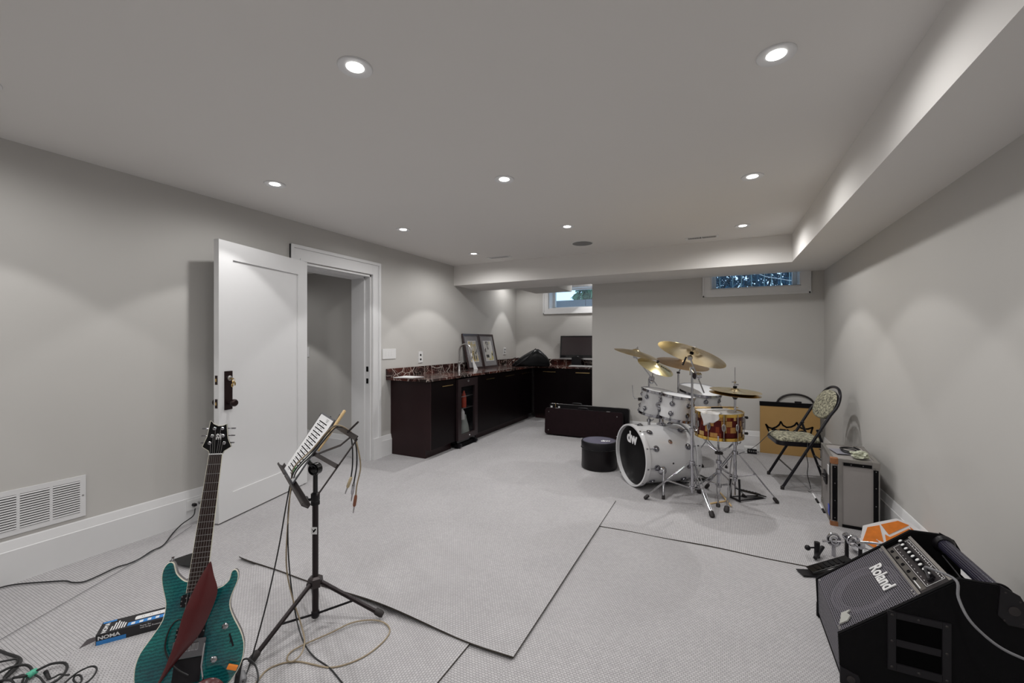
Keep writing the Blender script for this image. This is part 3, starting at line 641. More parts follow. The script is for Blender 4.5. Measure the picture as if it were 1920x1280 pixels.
for px, w, m, lab in ((1034, .03, 'paper', 'white tag lying between the guitar cases, left one'), (1048, .024, 'paper', 'white tag lying between the guitar cases, right one')):
    p = ony(px, 765, 6.0); tag(MB().bx((p.x-w/2, 6.004, .392), (p.x+w/2, 6.008, .425)).build('paper_tag', M[m]), lab, 'tag')
b = MB(); p = ony(1041, 758, 6.0); b.cyl((p.x, 6.012, .36), (p.x, 6.012, .47), .006, .005, 10); tag(b.build('brass_peg', M['brass']), 'thin brass peg sticking up between the guitar cases', 'peg')

# ================================================================== round drum bag
c = W3(.207*4.66, 4.66, 0) + Vector((0, 0, .013)); R = .192
t = thing('drum_bag', c, 'round black drum bag with a purple grey lid in front of the bass drum', 'bag'); L = Matrix.Translation(c) @ Euler((0, 0, .3)).to_matrix().to_4x4()
b = MB(L); b.lathe([(R*.97, 0), (R*1.02, .015), (R, .10), (R*1.0, .20), (R*.99, .215)], 48); b.build('bag_side', mat('shiny_black_nylon', (.006, .004, .005), .3, spec=.3, noise=.4, nscale=12, bump=.6, bscale=25), t, smooth=True)
b = MB(L); b.lathe([(R*1.01, .217), (R*1.02, .225), (R*1.02, .285), (R*.99, .297), (R*.93, .299), (R*.93, .2955)], 48, cap=False); b.build('lid_rim', M['black_plastic'], t, smooth=True)
lid = MB(L).lathe([(R*.95, .29), (R*.95, .2965), (.001, .300)], 48).build('lid_panel', mat('purple_grey_fabric', (.085, .080, .12), .45, noise=.12, nscale=10), t, smooth=True, label='purple grey top panel')
text('dw', .085, Matrix.Translation(c) @ Matrix.Translation((.075, -.02, .2995)) @ Euler((0, 0, YAW)).to_matrix().to_4x4(), M['paper'], 'logo', lid, off=.003, label='white dw logo')
b = MB(L); b.torus(R*1.022, .004, seg=48, rs=6, z=.222); b.build('zip', M['black_gloss'], t, smooth=True)
b = MB(Matrix.Translation(c)); a0 = W3(1, -.3).normalized(); b.tube([a0*R*1.01+Vector((0, 0, .20)), a0*(R+.03)+Vector((0, 0, .16)), a0*(R+.02)+Vector((0, 0, .1))], .007, 8, smooth=4); b.build('side_handle', M['black_plastic'], t, smooth=True)
# ================================================================== drum kit
M['pearl'] = mat('white_lacquer_shell', (.66, .66, .67), .12, coat=.4, noise=.01)
M['lug'] = mat('dark_chrome_lug', (.34, .34, .37), .16, 1, noise=.1)
M['head'] = mat('coated_drum_head', (.74, .75, .77), .55, noise=.02, bump=.1, bscale=300)
M['gold'] = mat('gold_hoop', (.75, .50, .12), .18, 1, noise=.08)
def bronze(name, c1, c2, rough=.2):
    m = mat(name, c1, rough, 1); t, p = nodes(m); tc = t.nodes.new('ShaderNodeTexCoord')
    n = t.nodes.new('ShaderNodeTexNoise'); n.inputs['Scale'].default_value = 6; n.inputs['Detail'].default_value = 6; t.links.new(tc.outputs['Object'], n.inputs['Vector'])
    r = ramp(t, [(.35, c1), (.65, c2)]); t.links.new(n.outputs['Fac'], r.inputs[0]); t.links.new(r.outputs[0], p.inputs['Base Color'])
    g = t.nodes.new('ShaderNodeTexGradient'); g.gradient_type = 'SPHERICAL'
    b = t.nodes.new('ShaderNodeBump'); b.inputs['Strength'].default_value = .15; b.inputs['Distance'].default_value = .001
    n2 = t.nodes.new('ShaderNodeTexNoise'); n2.inputs['Scale'].default_value = 60; t.links.new(tc.outputs['Object'], n2.inputs['Vector']); t.links.new(n2.outputs['Fac'], b.inputs['Height']); t.links.new(b.outputs[0], p.inputs['Normal'])
    return m
M['cym'] = bronze('cymbal_bronze', (.62, .47, .25), (.72, .60, .38), .24)
M['cym_dark'] = bronze('dark_cymbal_bronze', (.42, .27, .14), (.50, .34, .19), .3)
M['cym_bright'] = bronze('brilliant_cymbal_bronze', (.70, .60, .30), (.80, .70, .42), .22)
def normal_at(px, py, mv, k):              # plate normal from its seen ellipse: long half axis mv, short/long ratio k (k<0: seen from above)
    v = Vector(((px-960)/FOC, 1, (640-py)/FOC)).normalized(); e = Vector((mv[0], 0, -mv[1])); e = (e-v*e.dot(v)).normalized()
    p = v.cross(e)
    if p.z < 0: p = -p
    n = p*math.sqrt(1-k*k)+v*k
    return W3(n.x, n.y, n.z)
def lug(L, ang, R, z, hoopz, s, mt, parent, rr=.024, ring=False):
    rr *= 1.2; mt = M['lug']
    c, sn_ = math.cos(ang), math.sin(ang)
    b = MB(L); A = AX((R*c, R*sn_, z), (c, sn_, 0))
    b.lathe([(rr, 0), (rr, .007), (rr*.86, .009), (rr*.82, .005), (rr*.6, .005), (rr*.55, .016), (rr*.3, .021), (0, .022)], 20, A)
    o = Vector(((R+.011)*c, (R+.011)*sn_, z)); h = Vector(((R+.014)*c, (R+.014)*sn_, hoopz))
    b.cyl(o, h, .0035, seg=8); b.box((0, 0, 0), (.014, .018, .016), AX(h, (c, sn_, 0)))
    l = b.build('lug', mt, parent, smooth=True)
    return l
def drum(name, label, cat, top, n, R, D, nl, a0, shell, hoopm, top_head, bot_head, hoop_r=.012, wood_hoop=False, group=None, lm=None):
    L = AX(top, n) @ Matrix.Translation((0, 0, -D))      # z=0 lower edge, z=D playing edge
    base = Vector(top)-Vector(n).normalized()*D
    t = thing(name, base, label, cat, group)
    b = MB(L); b.lathe([(R, 0), (R, D*.5), (R, D), (R-.006, D), (R-.006, 0), (R, 0)], 64, cap=False); b.build('shell', shell, t, smooth=True)
    lm = lm or M['chrome']
    for z, nm, hm, sgn in ((D, 'batter_head', top_head, 1), (0, 'resonant_head', bot_head, -1)):
        if hm is not None:
            zz = z+sgn*.004; b = MB(L); b.lathe([(R+.004, zz-sgn*.01), (R+.004, zz), (R-.006, zz+sgn*.003), (.001, zz+sgn*.003)], 64, cap=False); b.build(nm, hm, t, smooth=True)
        b = MB(L)
        if wood_hoop:
            w = .045; z0 = z-.008 if sgn > 0 else z-w+.008
            b.lathe([(R+.006, z0), (R+.020, z0), (R+.022, z0+w*.5), (R+.020, z0+w), (R+.006, z0+w), (R+.006, z0)], 64, cap=False); b.build('hoop', hoopm, t, smooth=30)
        else:
            z0 = z+(-.014 if sgn > 0 else -.012)
            b.lathe([(R+.005, z0), (R+hoop_r, z0), (R+hoop_r, z0+.004), (R+.007, z0+.005), (R+.007, z0+.021), (R+.014, z0+.023), (R+.014, z0+.026), (R+.004, z0+.026), (R+.005, z0)], 64, cap=False); b.build('hoop', hoopm, t, smooth=30)
    return t, L
# bass drum
bf = W3(1.145, 4.06, .310); bax = W3(.973, .23, 0).normalized(); BR, BD = .272, .50
bassd, BL = drum('bass_drum', 'large white bass drum lying on its side with a black front head', 'drum', bf+bax*(BD+.03), bax, BR, BD, 10, 0, M['pearl'], M['pearl'], M['head'], mat('black_front_head', (.004, .0035, .004), .35, spec=.12, noise=.2), wood_hoop=True)
for k in range(10):
    a = math.pi+math.radians(12+36*k)
    for z, hz in ((.085, -.015), (BD-.085, BD+.012)): lug(BL, a, BR, z, hz, 1, M['chrome'], bassd)
rh = [o for o in bassd.children if o.name.startswith('resonant')][0]
LF = BL @ Matrix.Translation((0, 0, -.0085)) @ Euler((math.pi, 0, 0)).to_matrix().to_4x4()
text('dw', .15, LF @ Matrix.Translation((0.02, -.155, 0)) @ Euler((0, 0, math.pi)).to_matrix().to_4x4() @ Matrix.Diagonal((1, 1, 1, 1)), M['paper'], 'logo', rh, off=.006, label='white dw logo')
def badge(L, a, R, z, parent, r=.021):
    b = MB(L); A = AX((R*math.cos(a), R*math.sin(a), z), (math.cos(a), math.sin(a), 0)); b.lathe([(r, 0), (r, .0025), (r*.8, .003), (r*.78, .0018), (.001, .0018)], 24, A); b.lathe([(.006, .0015), (.006, .005), (0, .006)], 12, A); b.build('badge', M['steel'], parent, smooth=True)
badge(BL, math.pi-math.radians(36), BR, .25, bassd)
b = MB(BL); A = AX((-BR*math.cos(.1), -BR*math.sin(.1), .25), (-1, -.1, 0)); b.lathe([(.009, 0), (.007, .003), (0, .004)], 12, A); b.build('air_vent', M['rubber'], bassd, smooth=True)
# spurs
for s in (-1, 1):
    b = MB(BL); ca = math.pi-math.radians(-18) if s < 0 else math.radians(-18)
    c_, s_ = math.cos(ca), math.sin(ca); A = AX((BR*c_, BR*s_, .14), (c_, s_, 0)); b.lathe([(.040, 0), (.040, .012), (.030, .028), (.018, .036), (0, .036)], 24, A)
    p0 = BL @ Vector(((BR+.03)*c_, (BR+.03)*s_, .14)); outw = (BL.to_3x3() @ Vector((c_, 0, 0))).normalized()
    foot = Vector((p0.x, p0.y, .024))+outw*.10-bax*.07
    sp = b.build('spur_bracket', M['chrome'], bassd, smooth=True)
    b = MB(); b.cyl(p0+Vector((0, 0, .02)), p0.lerp(foot, .6), .012, .011, 14); b.cyl(p0.lerp(foot, .55), foot+Vector((0, 0, .02)), .008, seg=12); b.build('spur', M['chrome'], bassd, smooth=True)
    MB().lathe([(.008, 0), (.014, .004), (.014, .032), (.009, .040)], 14, AX(foot-Vector((0, 0, .012)), p0-foot)).build('rubber_foot', M['rubber'], bassd, smooth=True)
# rack toms
def tom(px, py, d, mv, k, R, D, label, nl=6, a0=.3, group='white rack toms'):
    n = normal_at(px, py, mv, k); top = atd(px, py, d)
    t, L = drum('tom_drum', label, 'drum', top, n, R, D, nl, a0, M['pearl'], M['chrome'], M['head'], M['head'], group=group)
    for i in range(nl):
        a = a0+2*math.pi*i/nl
        lug(L, a, R, D-.065, D+.0, 1, M['chrome'], t, .020); lug(L, a, R, .06, 0, 1, M['chrome'], t, .020)
    return t, L
tA, LA = tom(1235, 733, 4.42, (31, 6), -.13, .158, .245, 'white rack tom on the left, farther from the camera, above the bass drum', 6, 3.6)
tB, LB_ = tom(1271, 742, 4.00, (29, 5), -.11, .143, .215, 'white rack tom nearer to the camera, above the bass drum', 6, 4.0)
badge(LB_, 3.75, .143, .14, tB, .018)
b = MB(LB_); b.torus(.028, .0045, AX((.158*math.cos(4.25), .158*math.sin(4.25), .15), (math.cos(4.25), math.sin(4.25), 0)), 20, 6); b.build('ring_mount', M['rubber'], tB, smooth=True)
b = MB(LA); b.torus(.028, .0045, AX((.172*math.cos(2.9), .172*math.sin(2.9), .17), (math.cos(2.9), math.sin(2.9), 0)), 20, 6); b.build('ring_mount', M['rubber'], tA, smooth=True)
# tom holder on the bass drum
bt = bf+bax*.33+Vector((0, 0, BR+.003))
hold = thing('tom_holder', bt, 'chrome double tom holder standing on top of the bass drum', 'stand')
MB(Matrix.Translation(bt)).lathe([(.045, .002), (.045, .010), (.022, .022), (.022, .055)], 24).build('base_plate', M['chrome'], hold, smooth=True)
b = MB(); b.cyl(bt+Vector((0, 0, .02)), bt+Vector((0, 0, .30)), .0127, seg=16); b.cyl(bt+Vector((0, 0, .11)), bt+Vector((0, 0, .15)), .021, seg=16); b.build('post', M['chrome'], hold, smooth=True)
for T, LL, R_, zf in ((tA, LA, .158, .12), (tB, LB_, .143, .11)):
    c0 = LL @ Vector((0, 0, zf)); p0 = bt+Vector((0, 0, .22 if T is tA else .27)); dirv = (p0-c0); dirv.z = 0; dirv.normalize(); q = c0+dirv*(R_+.03)
    b = MB(); b.cyl(p0, q, .0095, seg=12); b.sphere(p0, .024); b.sphere(q, .022); b.build('tom_arm', M['chrome'], hold, smooth=True)
    b = MB(); b.cyl(q, c0+dirv*(R_+.002), .024, .034, 18); b.build('tom_bracket', M['chrome'], T, smooth=True)
# floor tom
n = normal_at(1312, 731, (39.5, 6.5), -.27); ftop = atd(1312, 731, 4.72)
tF, LFm = drum('floor_tom', 'large white floor tom at the back of the kit with its white head tilted forward', 'drum', ftop, n, .222, .36, 8, 0, M['pearl'], M['chrome'], M['head'], M['head'])
for i in range(8):
    a = .35+2*math.pi*i/8; lug(LFm, a, .222, .30, .36, 1, M['chrome'], tF, .021); lug(LFm, a, .222, .06, 0, 1, M['chrome'], tF, .021)
for a, fx_, fd in ((3.2, 1.84, 4.55), (5.9, 2.35, 4.62), (1.2, 2.25, 5.05)):
    p = LFm @ Vector((.24*math.cos(a), .24*math.sin(a), .20)); q = W3(fx_, fd, .012); 
    b = MB(); 
    bl = (LFm @ Vector((.24*math.cos(a), .24*math.sin(a), .27))); b.tube([bl, p, p+(q-p)*.55, q+Vector((0, 0, .10))*.9, q+Vector((0, 0, .012))], .0055, 10, smooth=4); b.build('leg', M['chrome'], tF, smooth=True)
    b = MB(); b.lathe([(.012, 0), (.014, .012), (.009, .03)], 12, Matrix.Translation(q)); b.build('rubber_foot', M['rubber'], tF, smooth=True)
    b = MB(LFm); b.box((0, 0, 0), (.03, .05, .03), AX((.235*math.cos(a), .235*math.sin(a), .20), (math.cos(a), math.sin(a), 0)), bev=.004); b.build('leg_bracket', M['chrome'], tF)
# snare drum
def snare_mat():
    m = mat('copper_block_shell', (.6, .3, .1), .2, .85); t, p = nodes(m); tc = t.nodes.new('ShaderNodeTexCoord')
    s = t.nodes.new('ShaderNodeSeparateXYZ'); t.links.new(tc.outputs['Object'], s.inputs[0])
    a = t.nodes.new('ShaderNodeMath'); a.operation = 'ARCTAN2'; t.links.new(s.outputs[1], a.inputs[0]); t.links.new(s.outputs[0], a.inputs[1])
    c = t.nodes.new('ShaderNodeCombineXYZ'); t.links.new(a.outputs[0], c.inputs[0]); t.links.new(s.outputs[2], c.inputs[1])
    br = t.nodes.new('ShaderNodeTexBrick'); br.inputs['Scale'].default_value = 1; br.inputs['Brick Width'].default_value = .155; br.inputs['Row Height'].default_value = .052; br.inputs['Mortar Size'].default_value = .002
    br.inputs['Color1'].default_value = (0, 0, 0, 1); br.inputs['Color2'].default_value = (1, 1, 1, 1); br.inputs['Mortar'].default_value = (.1, .1, .1, 1); t.links.new(c.outputs[0], br.inputs['Vector'])
    r = ramp(t, [(.15, (.10, .016, .014)), (.38, (.50, .27, .09)), (.62, (.24, .05, .025)), (.82, (.62, .40, .16))]); r.color_ramp.interpolation = 'CONSTANT'
    t.links.new(br.outputs['Color'], r.inputs[0]); t.links.new(r.outputs[0], p.inputs['Base Color']); return m
sn_n = normal_at(1348, 772, (44, 3), -.165); stop = atd(1348, 772, 3.75); SR, SD = .187, .205
snr, SL = drum('snare_drum', 'copper coloured snare drum with gold hoops on a chrome stand', 'drum', stop, sn_n, SR, SD, 10, 0, snare_mat(), M['gold'], M['head'], M['head'])
for i in range(10):
    a = .2+2*math.pi*i/10; b = MB(SL); c_, s_ = math.cos(a), math.sin(a); A = AX((SR*c_, SR*s_, SD/2), (c_, s_, 0))
    b.torus(.019, .005, A @ Matrix.Diagonal((.6, 1.5, 1, 1)), 20, 6, z=.004); b.cyl(((SR+.010)*c_, (SR+.010)*s_, -.006), ((SR+.010)*c_, (SR+.010)*s_, SD+.006), .003, seg=8); b.build('lug', M['steel'], snr, smooth=True)
sa = math.atan2(*( (SL.inverted().to_3x3() @ W3(.95, -.25, 0)).yx ))
b = MB(SL); b.box((0, 0, 0), (.03, .10, .025), AX((SR*math.cos(sa)+.012*math.cos(sa), (SR+.012)*math.sin(sa), SD*.55), (math.cos(sa), math.sin(sa), 0)), bev=.004); b.build('strainer', M['steel'], snr)
for zz in (.8, .12):
    b = MB(SL); b.lathe([(.011, 0), (.012, .022), (.006, .026)], 12, AX(((SR+.022)*math.cos(sa), (SR+.022)*math.sin(sa), SD*zz), (math.cos(sa), math.sin(sa), 0))); b.build('strainer_knob', M['rubber'], snr, smooth=True)
ca = math.atan2(*( (SL.inverted().to_3x3() @ W3(-.72, -.69, 0)).yx ))
rows = []
for i in range(13):
    u = i/12; rr = []
    for j in range(13):
        a = ca+(j/12-.5)*(.95-.35*u) + .04*math.sin(u*9)
        if u < .45: R_ = SR*(.45+.62*(u/.45)); z = SD+.017+.002*math.sin(j*1.3); 
        else: R_ = SR*1.07+.003*math.sin(j*1.1)*u+.006; z = SD+.017-(u-.45)/.55*(.115-.055*(j/12)+.006*math.sin(j*.9))
        rr.append(Vector((R_*math.cos(a), R_*math.sin(a), z)))
    rows.append(rr)
b = MB(SL); b.grid(rows); cl = b.build('cleaning_cloth', mat('white_cotton', (.66, .65, .64), .9, noise=.03, bump=.3), smooth=True, mods=[('SOLIDIFY', dict(thickness=.003))]); tag(cl, 'white cloth draped over the left rim of the copper snare drum', 'cloth')
def stick(name, p, q, lab, wrap=None, group='drumsticks', m='wood_light'):
    p, q = Vector(p), Vector(q); Ln = (q-p).length; t = MB(); t.lathe([(.004, 0), (.0072, .004), (.0072, Ln*.72), (.004, Ln*.955), (.0055, Ln*.975), (.004, Ln*.995), (.0005, Ln)], 14, AX(p, q-p)); o = t.build(name, M[m], smooth=True); tag(o, lab, 'drumstick', group)
    if wrap: MB().lathe([(.0078, Ln*wrap[0]), (.0078, Ln*wrap[1])], 14, AX(p, q-p), cap=False).build('grip_tape', M['black_plastic'], o, smooth=True)
    return o
up = SL.to_3x3() @ Vector((0, 0, 1)); zc = SL @ Vector((0, 0, SD+.0215))
def ontop(r, d, h=0): return zc + W3(r, d, 0) + up*h - up*(W3(r, d, 0).dot(up))
stick('drumstick', ontop(-.20, .02, .012), ontop(.20, .05, .006), 'wooden drumstick with black grip tape lying across the snare drum', (.35, .62))
stick('drumstick', ontop(-.19, .06, .010), ontop(.205, .085, .006), 'plain wooden drumstick lying across the snare drum behind the taped one')
# stands
def rod(b, p, q, r, r1=None, seg=12): b.cyl(p, q, r, r1, seg)
def tri_stand(name, lab, c, feet, top, z_hi, z_lo, group='chrome drum hardware stands', tr=.0127, footm='rubber', legm='chrome', lower=.5):
    c = Vector((c[0], c[1], 0)); t = thing(name, (c.x, c.y, .009), lab, 'stand', group)
    b = MB(); rod(b, c+Vector((0, 0, z_lo-.04)), c+Vector((0, 0, top*.55)), tr, seg=16); rod(b, c+Vector((0, 0, top*.5)), c+Vector((0, 0, top)), tr*.75, seg=16)
    for z, r in ((z_lo, tr*1.7), (z_hi, tr*1.9), (top*.55, tr*1.7)): b.lathe([(tr, -.018), (r, -.014), (r, .014), (tr, .018)], 16, Matrix.Translation(c+Vector((0, 0, z))))
    b.build('tube', M['chrome'], t, smooth=True)
    b = MB(); b.tube([c+Vector((.014, 0, top*.55)), c+Vector((.035, 0, top*.55)), c+Vector((.045, .012, top*.55+.015))], .005, 8); b.build('wing_bolt', M['chrome'], t, smooth=True)
    for f in feet:
        f = Vector((f[0], f[1], .012)); dv = (f-c); dv.z = 0; dv.normalize(); sd = Vector((-dv.y, dv.x, 0))
        hi = c+Vector((0, 0, z_hi))+dv*tr*1.6; lo = c+Vector((0, 0, z_lo))+dv*tr*1.6; ft = f+Vector((0, 0, .016)); kn = hi.lerp(ft, lower)
        b = MB()
        for s in (-1, 1):
            w = sd*s*.013
            b.tube([hi+w, hi.lerp(kn, .35)+w*1.3, kn+w*.9], .0048, 8); b.tube([kn+w*.9, kn.lerp(ft, .5)+w*.8, ft+w*.2], .0045, 8); b.tube([lo+w*.5, kn+w*.9], .004, 8)
        rod(b, kn+sd*.016, kn-sd*.016, .007)
        b.build('leg', M[legm], t, smooth=True)
        ax = (f-hi).normalized(); L = AX(f-ax*.035+Vector((0, 0, .004)), ax)
        b = MB(L); b.lathe([(.012, -.016), (.017, -.01), (.019, .018), (.016, .032), (.009, .036)], 14, Matrix.Diagonal((1.15, .85, 1, 1))); b.build('rubber_foot', M[footm], t, smooth=True)
    return t
def cymbal(px, py, d, mv, k, R, m, lab, name='cymbal', group='bronze cymbals', n=None, c=None, up_bell=1):
    n = normal_at(px, py, mv, k) if n is None else n; c = atd(px, py, d) if c is None else c
    L = AX(c, n); hb = .022*up_bell
    pr = [(.005, hb), (R*.07, hb*.97), (R*.13, hb*.75), (R*.17, hb*.35), (R*.21, hb*.12), (R*.45, -.006), (R*.75, -.016), (R, -.030)]
    th = .0016
    b = MB(L); b.lathe(pr+[(r, z-th) for r, z in pr[::-1]], 72, cap=False); t = b.build(name, m, smooth=60, at=c); tag(t, lab, 'cymbal', group)
    for i, f in enumerate((.35, .5, .65, .8, .93)):
        z = -.030*f**1.3+.0008
    return t, L, n, c
cA, CL1, n1, c1 = cymbal(1298, 659, 3.46, (60, 20), .245, .272, M['cym'], 'largest bronze cymbal, highest on the front stand, seen from below')
tri = tri_stand('cymbal_stand', 'tall chrome cymbal stand in front of the bass drum', (-.215, 3.94), [(-.598, 3.844), (-.05, 3.675), (-.17, 4.22)], 1.16, .355, .14)
def tilter(t, post_end, cpos, n, clampz, boom_back=None):
    b = MB(); n = Vector(n).normalized()
    tl = cpos-n*.055; rod(b, tl, cpos+n*.045, .0042); b.lathe([(.014, -.018), (.020, -.012), (.020, .012), (.014, .018)], 14, AX(tl, Vector((1, .3, 0))))
    for s in (0, 1, 2): b.torus(.018, .004, AX(tl+Vector((0, .006*s-.006, 0)), Vector((1, .3, 0))), 16, 6)
    rod(b, tl, post_end, .0065, .0075); b.build('tilter', M['chrome'], t, smooth=True)
    b = MB(); b.cyl(cpos-n*.022, cpos-n*.004, .015, seg=14); b.build('felt', M['black_matte'], t, smooth=True)
    b = MB(); b.cyl(cpos+n*.024, cpos+n*.034, .014, seg=14); b.lathe([(.009, .036), (.007, .048), (0, .050)], 12, AX(cpos, n)); b.box((0, 0, .042), (.034, .006, .010), AX(cpos, n)); b.build('wing_nut', M['steel'], t)
ptop = Vector((-.215, 3.94, 1.16)); lowend = atd(1320, 736, 3.62)
bd = (c1-n1*.055)-lowend
tilter(tri, c1-n1*.055-bd.normalized()*.06, c1, n1, 0)
b = MB(); rod(b, lowend, c1-n1*.055-bd.normalized()*.03, .0058); b.build('boom_arm', M['steel'], tri, smooth=True)
near = lowend+bd.normalized()*((ptop-lowend).dot(bd.normalized()))
b = MB(); b.cyl(ptop-Vector((0, 0, .05)), ptop+Vector((0, 0, .02)), .021, seg=16); rod(b, ptop, near, .015); b.cyl(near-W3(1, .2, 0)*.026, near+W3(1, .2, 0)*.026, .027, seg=18); b.torus(.026, .005, AX(near-W3(1, .2, 0)*.02, W3(1, .2, 0)), 18, 6); b.torus(.026, .005, AX(near+W3(1, .2, 0)*.01, W3(1, .2, 0)), 18, 6); b.build('boom_clamp', M['chrome'], tri, smooth=True)
q = c1-n1*.05-W3(.035, 0, .0); b = MB(); b.box((0, 0, 0), (.012, .012, .075), AX(q+W3(-.02, -.02, -.03), W3(.45, 0, 1)), bev=.003); b.build('tilter_lever', M['rubber'], tri)
cB, _, n2, c2 = cymbal(1193, 658, 4.35, (40.5, 10), -.10, .222, M['cym'], 'thin edge-on bronze cymbal at the far left of the kit')
cC, CL3, n3, c3 = cymbal(1231, 683, 4.10, (31, 14), -.30, .178, M['cym_bright'], 'small bright yellow cymbal with black lettering, second from the left')
lv = CL3.inverted().to_3x3() @ W3(.9, -.12, -.35); ra = math.atan2(lv.y, lv.x); rv = Vector((math.cos(ra), math.sin(ra), -.17)).normalized(); tv = Vector((-math.sin(ra), math.cos(ra), 0)); nv = rv.cross(tv); rr_ = .098
text('Zildjian', .050, CL3 @ Matrix(((rv.x, tv.x, nv.x, rr_*math.cos(ra)), (rv.y, tv.y, nv.y, rr_*math.sin(ra)), (rv.z, tv.z, nv.z, -.0062), (0, 0, 0, 1))), M['black_matte'], 'lettering', cC, label='black Zildjian lettering', ext=.0006, sx=.8)
cD, _, n4, c4 = cymbal(1280, 677, 4.55, (47.5, 9), -.20, .272, M['cym_dark'], 'large brownish cymbal at the back, between the toms and the high cymbal')
# left boom stand
lb = W3((1217-960)/FOC*4.55, 4.55)
ls = tri_stand('cymbal_stand', 'chrome boom stand behind the left tom carrying two cymbals', (lb.x, lb.y), [(lb.x-.30, lb.y+.02), (lb.x+.10, lb.y+.27), (lb.x+.06, lb.y-.20)], 1.0, .32, .14)
lt = Vector((lb.x, lb.y, 1.0)); e1 = c2-n2*.05
kn = atd(1222, 709, 4.5); bdir = (e1-kn).normalized()
b = MB(); rod(b, kn-bdir*.12, e1-bdir*.03, .0058); b.build('boom_arm', M['chrome'], ls, smooth=True)
tilter(ls, e1-bdir*.05, c2, n2, 0)
b = MB(); rod(b, lt-Vector((0, 0, .02)), kn, .011); b.cyl(kn-W3(.6, -.8, 0)*.022, kn+W3(.6, -.8, 0)*.022, .022, seg=18); b.sphere(kn+Vector((0, 0, -.04)), .02); b.torus(.02, .005, AX(kn, W3(.6, -.8, 0)), 18, 6, z=.015); b.build('boom_clamp', M['chrome'], ls, smooth=True)
e3 = c3-n3*.055; b = MB(); rod(b, kn, e3, .0055); rod(b, e3, c3+n3*.04, .004); b.sphere(e3, .012); b.build('cymbal_arm', M['chrome'], ls, smooth=True)
b = MB(); b.cyl(c3+n3*.024, c3+n3*.046, .012, seg=12); b.box((0, 0, .04), (.03, .007, .012), AX(c3, n3)); b.build('wing_nut', M['rubber'], ls)
# back cymbal stand
bb = W3((1272-960)/FOC*4.62, 4.62)
bs = tri_stand('cymbal_stand', 'chrome straight stand behind the toms under the brown cymbal', (bb.x, bb.y), [(bb.x-.22, bb.y+.19), (bb.x+.24, bb.y+.16), (bb.x-.02, bb.y-.22)], 1.05, .32, .14)
bt2 = Vector((bb.x, bb.y, 1.05)); tilter(bs, bt2, c4, n4, 0)
b = MB(); b.cyl(bt2-Vector((0, 0, .0)), bt2+Vector((0, 0, .02)), .018, seg=14); b.build('rod_collar', M['rubber'], bs, smooth=True)
# small L rod with clamp on the left tom
pk = atd(1200, 748, 4.38); t = thing('accessory_clamp', pk, 'thin chrome L shaped rod clamped at the left side of the left tom', 'clamp')
MB().cyl(pk+W3(-.018, 0, 0), pk+W3(.02, 0, 0), .016, seg=14).build('clamp_body', M['rubber'], t, smooth=True)
b = MB(); b.tube([pk, atd(1190, 747, 4.38), atd(1187, 742, 4.38), atd(1186, 722, 4.38)], .004, 8); b.build('rod', M['chrome'], t, smooth=True)
# hi-hat
hc = Vector((.118, 4.165, 0)); hh = tri_stand('hi_hat_stand', 'chrome hi-hat stand with a pedal at the right of the kit', (hc.x, hc.y), [(.045, 3.835), (.445, 4.25), (-.12, 4.39)], .93, .43, .22, lower=.45)
b = MB(); b.cyl(hc+Vector((0, 0, .9)), hc+Vector((0, 0, 1.175)), .0032, seg=8); b.cyl(hc+Vector((0, 0, .06)), hc+Vector((0, 0, .2)), .006, seg=8); b.build('pull_rod', M['chrome'], hh, smooth=True)
MB(Matrix.Translation(hc)).lathe([(.013, .895), (.030, .925), (.030, .940), (.012, .945)], 20).build('seat_cup', M['rubber'], hh, smooth=True)
b = MB(Matrix.Translation(hc)); b.cyl((0, 0, .995), (0, 0, 1.010), .016, seg=14); b.build('felt', M['black_matte'], hh, smooth=True)
b = MB(Matrix.Translation(hc)); b.lathe([(.009, 1.01), (.010, 1.03), (.007, 1.035), (.011, 1.05), (.006, 1.06)], 14); b.box((.012, 0, 1.025), (.03, .005, .010)); b.box((-.012, 0, 1.045), (.03, .005, .008)); b.build('clutch', M['chrome'], hh, smooth=True)
nh = normal_at(1383, 733, (45, 5), -.12)
hh1 = cymbal(0, 0, 0, 0, 0, .205, M['cym'], 'upper hi-hat cymbal of the pair on the right', 'hi_hat_cymbal', 'hi-hat cymbals', n=nh, c=hc+Vector((0, 0, .972)))
hh2 = cymbal(0, 0, 0, 0, 0, .205, M['cym'], 'lower hi-hat cymbal, turned upside down under the other', 'hi_hat_cymbal', 'hi-hat cymbals', n=-nh, c=hc+Vector((0, 0, .950))-nh*.047)
hh2[0].location += nh*.035
fw = W3(.97, .25, 0).normalized(); sdv = Vector((-fw.y, fw.x, 0))
b = MB(); 
for s in (-1, 1): b.tube([hc+sdv*s*.045+Vector((0, 0, .21)), hc+sdv*s*.05+Vector((0, 0, .16)), hc+sdv*s*.052+Vector((0, 0, .03))], .009, 8)
b.box((0, 0, 0), (.012, .12, .014), Matrix.Translation(hc+Vector((0, 0, .025))) @ Matrix.Rotation(math.atan2(fw.y, fw.x), 4, 'Z')); b.tube([hc+sdv*.05+Vector((0, 0, .028)), hc+fw*.27+sdv*.03+Vector((0, 0, .018))], .005, 8); b.tube([hc-sdv*.05+Vector((0, 0, .028)), hc+fw*.27-sdv*.03+Vector((0, 0, .018))], .005, 8); b.build('pedal_frame', M['black_plastic'], hh, smooth=True)
b = MB(); Lf = Matrix.Translation(hc+fw*.17+Vector((0, 0, .065))) @ Matrix.Rotation(math.atan2(fw.y, fw.x), 4, 'Z') @ Matrix.Rotation(.28, 4, 'Y'); b.box((0, 0, 0), (.27, .075, .010), Lf, bev=.004)
for i in range(6): b.box((-.10+i*.035, 0, .007), (.008, .055, .004), Lf)
b.build('footboard', M['black_gloss'], hh)
